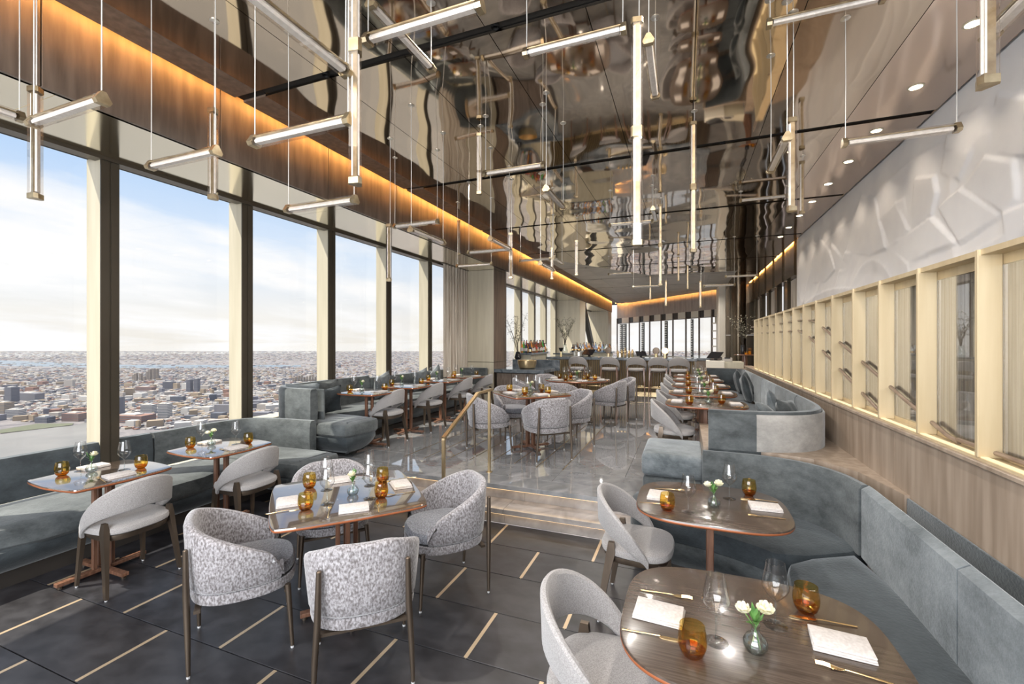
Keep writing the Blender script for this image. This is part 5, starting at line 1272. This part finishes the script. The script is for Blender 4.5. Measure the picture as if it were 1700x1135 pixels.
BM = [pm('building_'+n_, c_, 0.8) for n_, c_ in bcol]
M['win_dark'] = pm('building_windows', (0.12, 0.13, 0.16), 0.3)
def facade_building(mi):
    o = MB().box(-0.5, 0.5, -0.5, 0.5, 0, 1).build('building', BM[mi], smooth=False); return o
q = random.Random(21)
TAKEN = []
def clash(x, y, r_): return any(abs(x-a) < r_+c_ and abs(y-b) < r_+c_ for a, b, c_ in TAKEN)
def named(u, v, w, d, h, mi, label, rz=0.3, setback=None):
    x, y = gp(u, v)
    t = thing('building', label, 'building', (x, y, G0), rz)
    MB().box(-w/2, w/2, -d/2, d/2, 0, h).build('block', BM[mi], t, smooth=False)
    MB().box(-w*0.3, w*0.2, -d*0.3, d*0.3, h, h+4).build('roof_plant', BM[4], t, smooth=False)
    mb = MB(); nf = max(2, int(h/6))
    for k in range(nf):
        z = h*(k+0.35)/nf; mb.box(-w/2-0.4, w/2+0.4, -d/2-0.4, d/2+0.4, z, z+h/nf*0.35)
    mb.build('window_band', M['win_dark'] if mi != 5 else BM[3], t, smooth=False)
    TAKEN.append((x, y, math.hypot(w, d)/2)); return t
named(20, 668, 42, 34, 78, 5, 'tall dark slab tower at the far left edge of the view', 0.2)
named(8, 690, 40, 36, 56, 1, 'yellowish block at the left edge of the view by the river')
named(26, 692, 48, 34, 32, 4, 'white low block beside the yellowish one near the river', 0.5)
named(52, 664, 130, 40, 38, 3, 'long grey block with a dark end wall behind the riverside yards', 0.1)
named(125, 698, 70, 40, 30, 2, 'brick riverside terminal building left of the first window fin', 0.3)
named(75, 701, 50, 30, 22, 5, 'dark gabled shed on the riverbank', 0.3)
named(194, 690, 40, 30, 78, 3, 'blue grey glass tower right of the first window fin', 0.4)
named(247, 684, 48, 30, 34, 4, 'white slab block behind the arched brick terminal', 0.4)
named(274, 693, 38, 28, 58, 4, 'pale slab tower right of the brick terminal', 0.4)
named(222, 700, 130, 60, 28, 2, 'long brick terminal with gabled ends on the river', 0.25)
named(242, 648, 120, 30, 24, 2, 'long red warehouse in the middle of the second window view', 0.2)
named(315, 650, 26, 24, 74, 5, 'dark twin apartment tower right of the red warehouse', 0.3)
named(327, 650, 24, 22, 80, 5, 'second dark twin apartment tower right of the red warehouse', 0.3)
named(281, 645, 60, 34, 46, 3, 'grey curved apartment slab between the red warehouse and twin towers', 0.5)
named(410, 616, 40, 36, 150, 3, 'slim blue tower rising near the horizon in the third window', 0.3)
for i, (u, v, h) in enumerate(((226, 632, 60), (234, 632, 58), (245, 630, 66), (249, 630, 84), (255, 630, 90), (261, 629, 84), (222, 631, 44), (240, 632, 36))):
    named(u, v, 18, 16, h, 1, '%s of the eight tan apartment towers clustered in the second window view' % ['leftmost but one', 'third', 'fifth', 'sixth', 'seventh', 'rightmost', 'leftmost', 'fourth'][i], 0.3)
for i in range(14):
    named(487+i*4.6, 634-0.2*i, 12, 10, 34+6*(i % 4), 1, 'tan apartment block in the long row across the fourth window', 0.3)['group'] = 'tan apartment blocks in a row'
# 250 more buildings one by one, the rest of the town as one mass
protos_b = [facade_building(k) for k in range(6)]
first = [True]*6; placed = 0
def on_water(u, v): return v > 700 - 0.0 and (u < 150) or v > 715
def bld_label(mi, v): return '%s building in the %s' % (bcol[mi][0], 'streets nearest the river' if v > 670 else ('middle of the town below the windows' if v > 640 else 'farther town towards the horizon'))
while placed < 250:
    u = q.uniform(-40, 720); v = q.uniform(628, 712)
    if on_water(u, v): continue
    mi = q.choices(range(6), (5, 4, 3, 3, 5, 2))[0]; x, y = gp(u, v)
    w, d, h = q.uniform(22, 70), q.uniform(18, 40), q.uniform(8, 26)*(1.8 if q.random() < .1 else 1)
    if clash(x, y, math.hypot(w, d)/2): continue
    TAKEN.append((x, y, math.hypot(w, d)/2))
    if first[mi]: o = protos_b[mi]; first[mi] = False
    else: o = protos_b[mi].copy(); C.objects.link(o)
    o.location = (x, y, G0); o.scale = (w, d, h); o.rotation_euler = (0, 0, 0.3+q.choice((0, 0.05, 0.6)))
    tag(o, bld_label(mi, v), 'building', bld_label(mi, v)); placed += 1
mb = MB()
for k in range(36000):
    u = q.uniform(-60, 1250); v = 583 + 130*q.random()**1.9 if q.random() < .9 else q.uniform(588, 705)
    if on_water(u, v): continue
    if 598 < v < 611 and u < 520 and q.random() < .8: continue
    x, y = gp(u, v); D = math.hypot(x, y); big = 1 + D/4500
    w, d, h = q.uniform(6, 15)*big, q.uniform(6, 12)*big, q.uniform(3, 8)
    if q.random() < 0.015 and D < 6000: h *= 3.5
    if clash(x, y, math.hypot(w, d)/2): continue
    a = 0.3 + (0.9 if q.random() < .15 else 0); c_, s_ = math.cos(a), math.sin(a)
    pts = [(x+dx*c_-dy*s_, y+dx*s_+dy*c_) for dx, dy in ((-w/2, -d/2), (w/2, -d/2), (w/2, d/2), (-w/2, d/2))]
    mb.mat(q.choices(range(6), (6, 4, 3, 5, 3, 4))[0])
    mb.add([(px, py, G0) for px, py in pts] + [(px, py, G0+h) for px, py in pts], [(4, 5, 6, 7), (0, 1, 5, 4), (1, 2, 6, 5), (2, 3, 7, 6), (3, 0, 4, 7)])
o = mb.build('town_buildings', BM, smooth=False)
tag(o, 'thousands of low houses and blocks of the far city', 'buildings', kind='stuff')
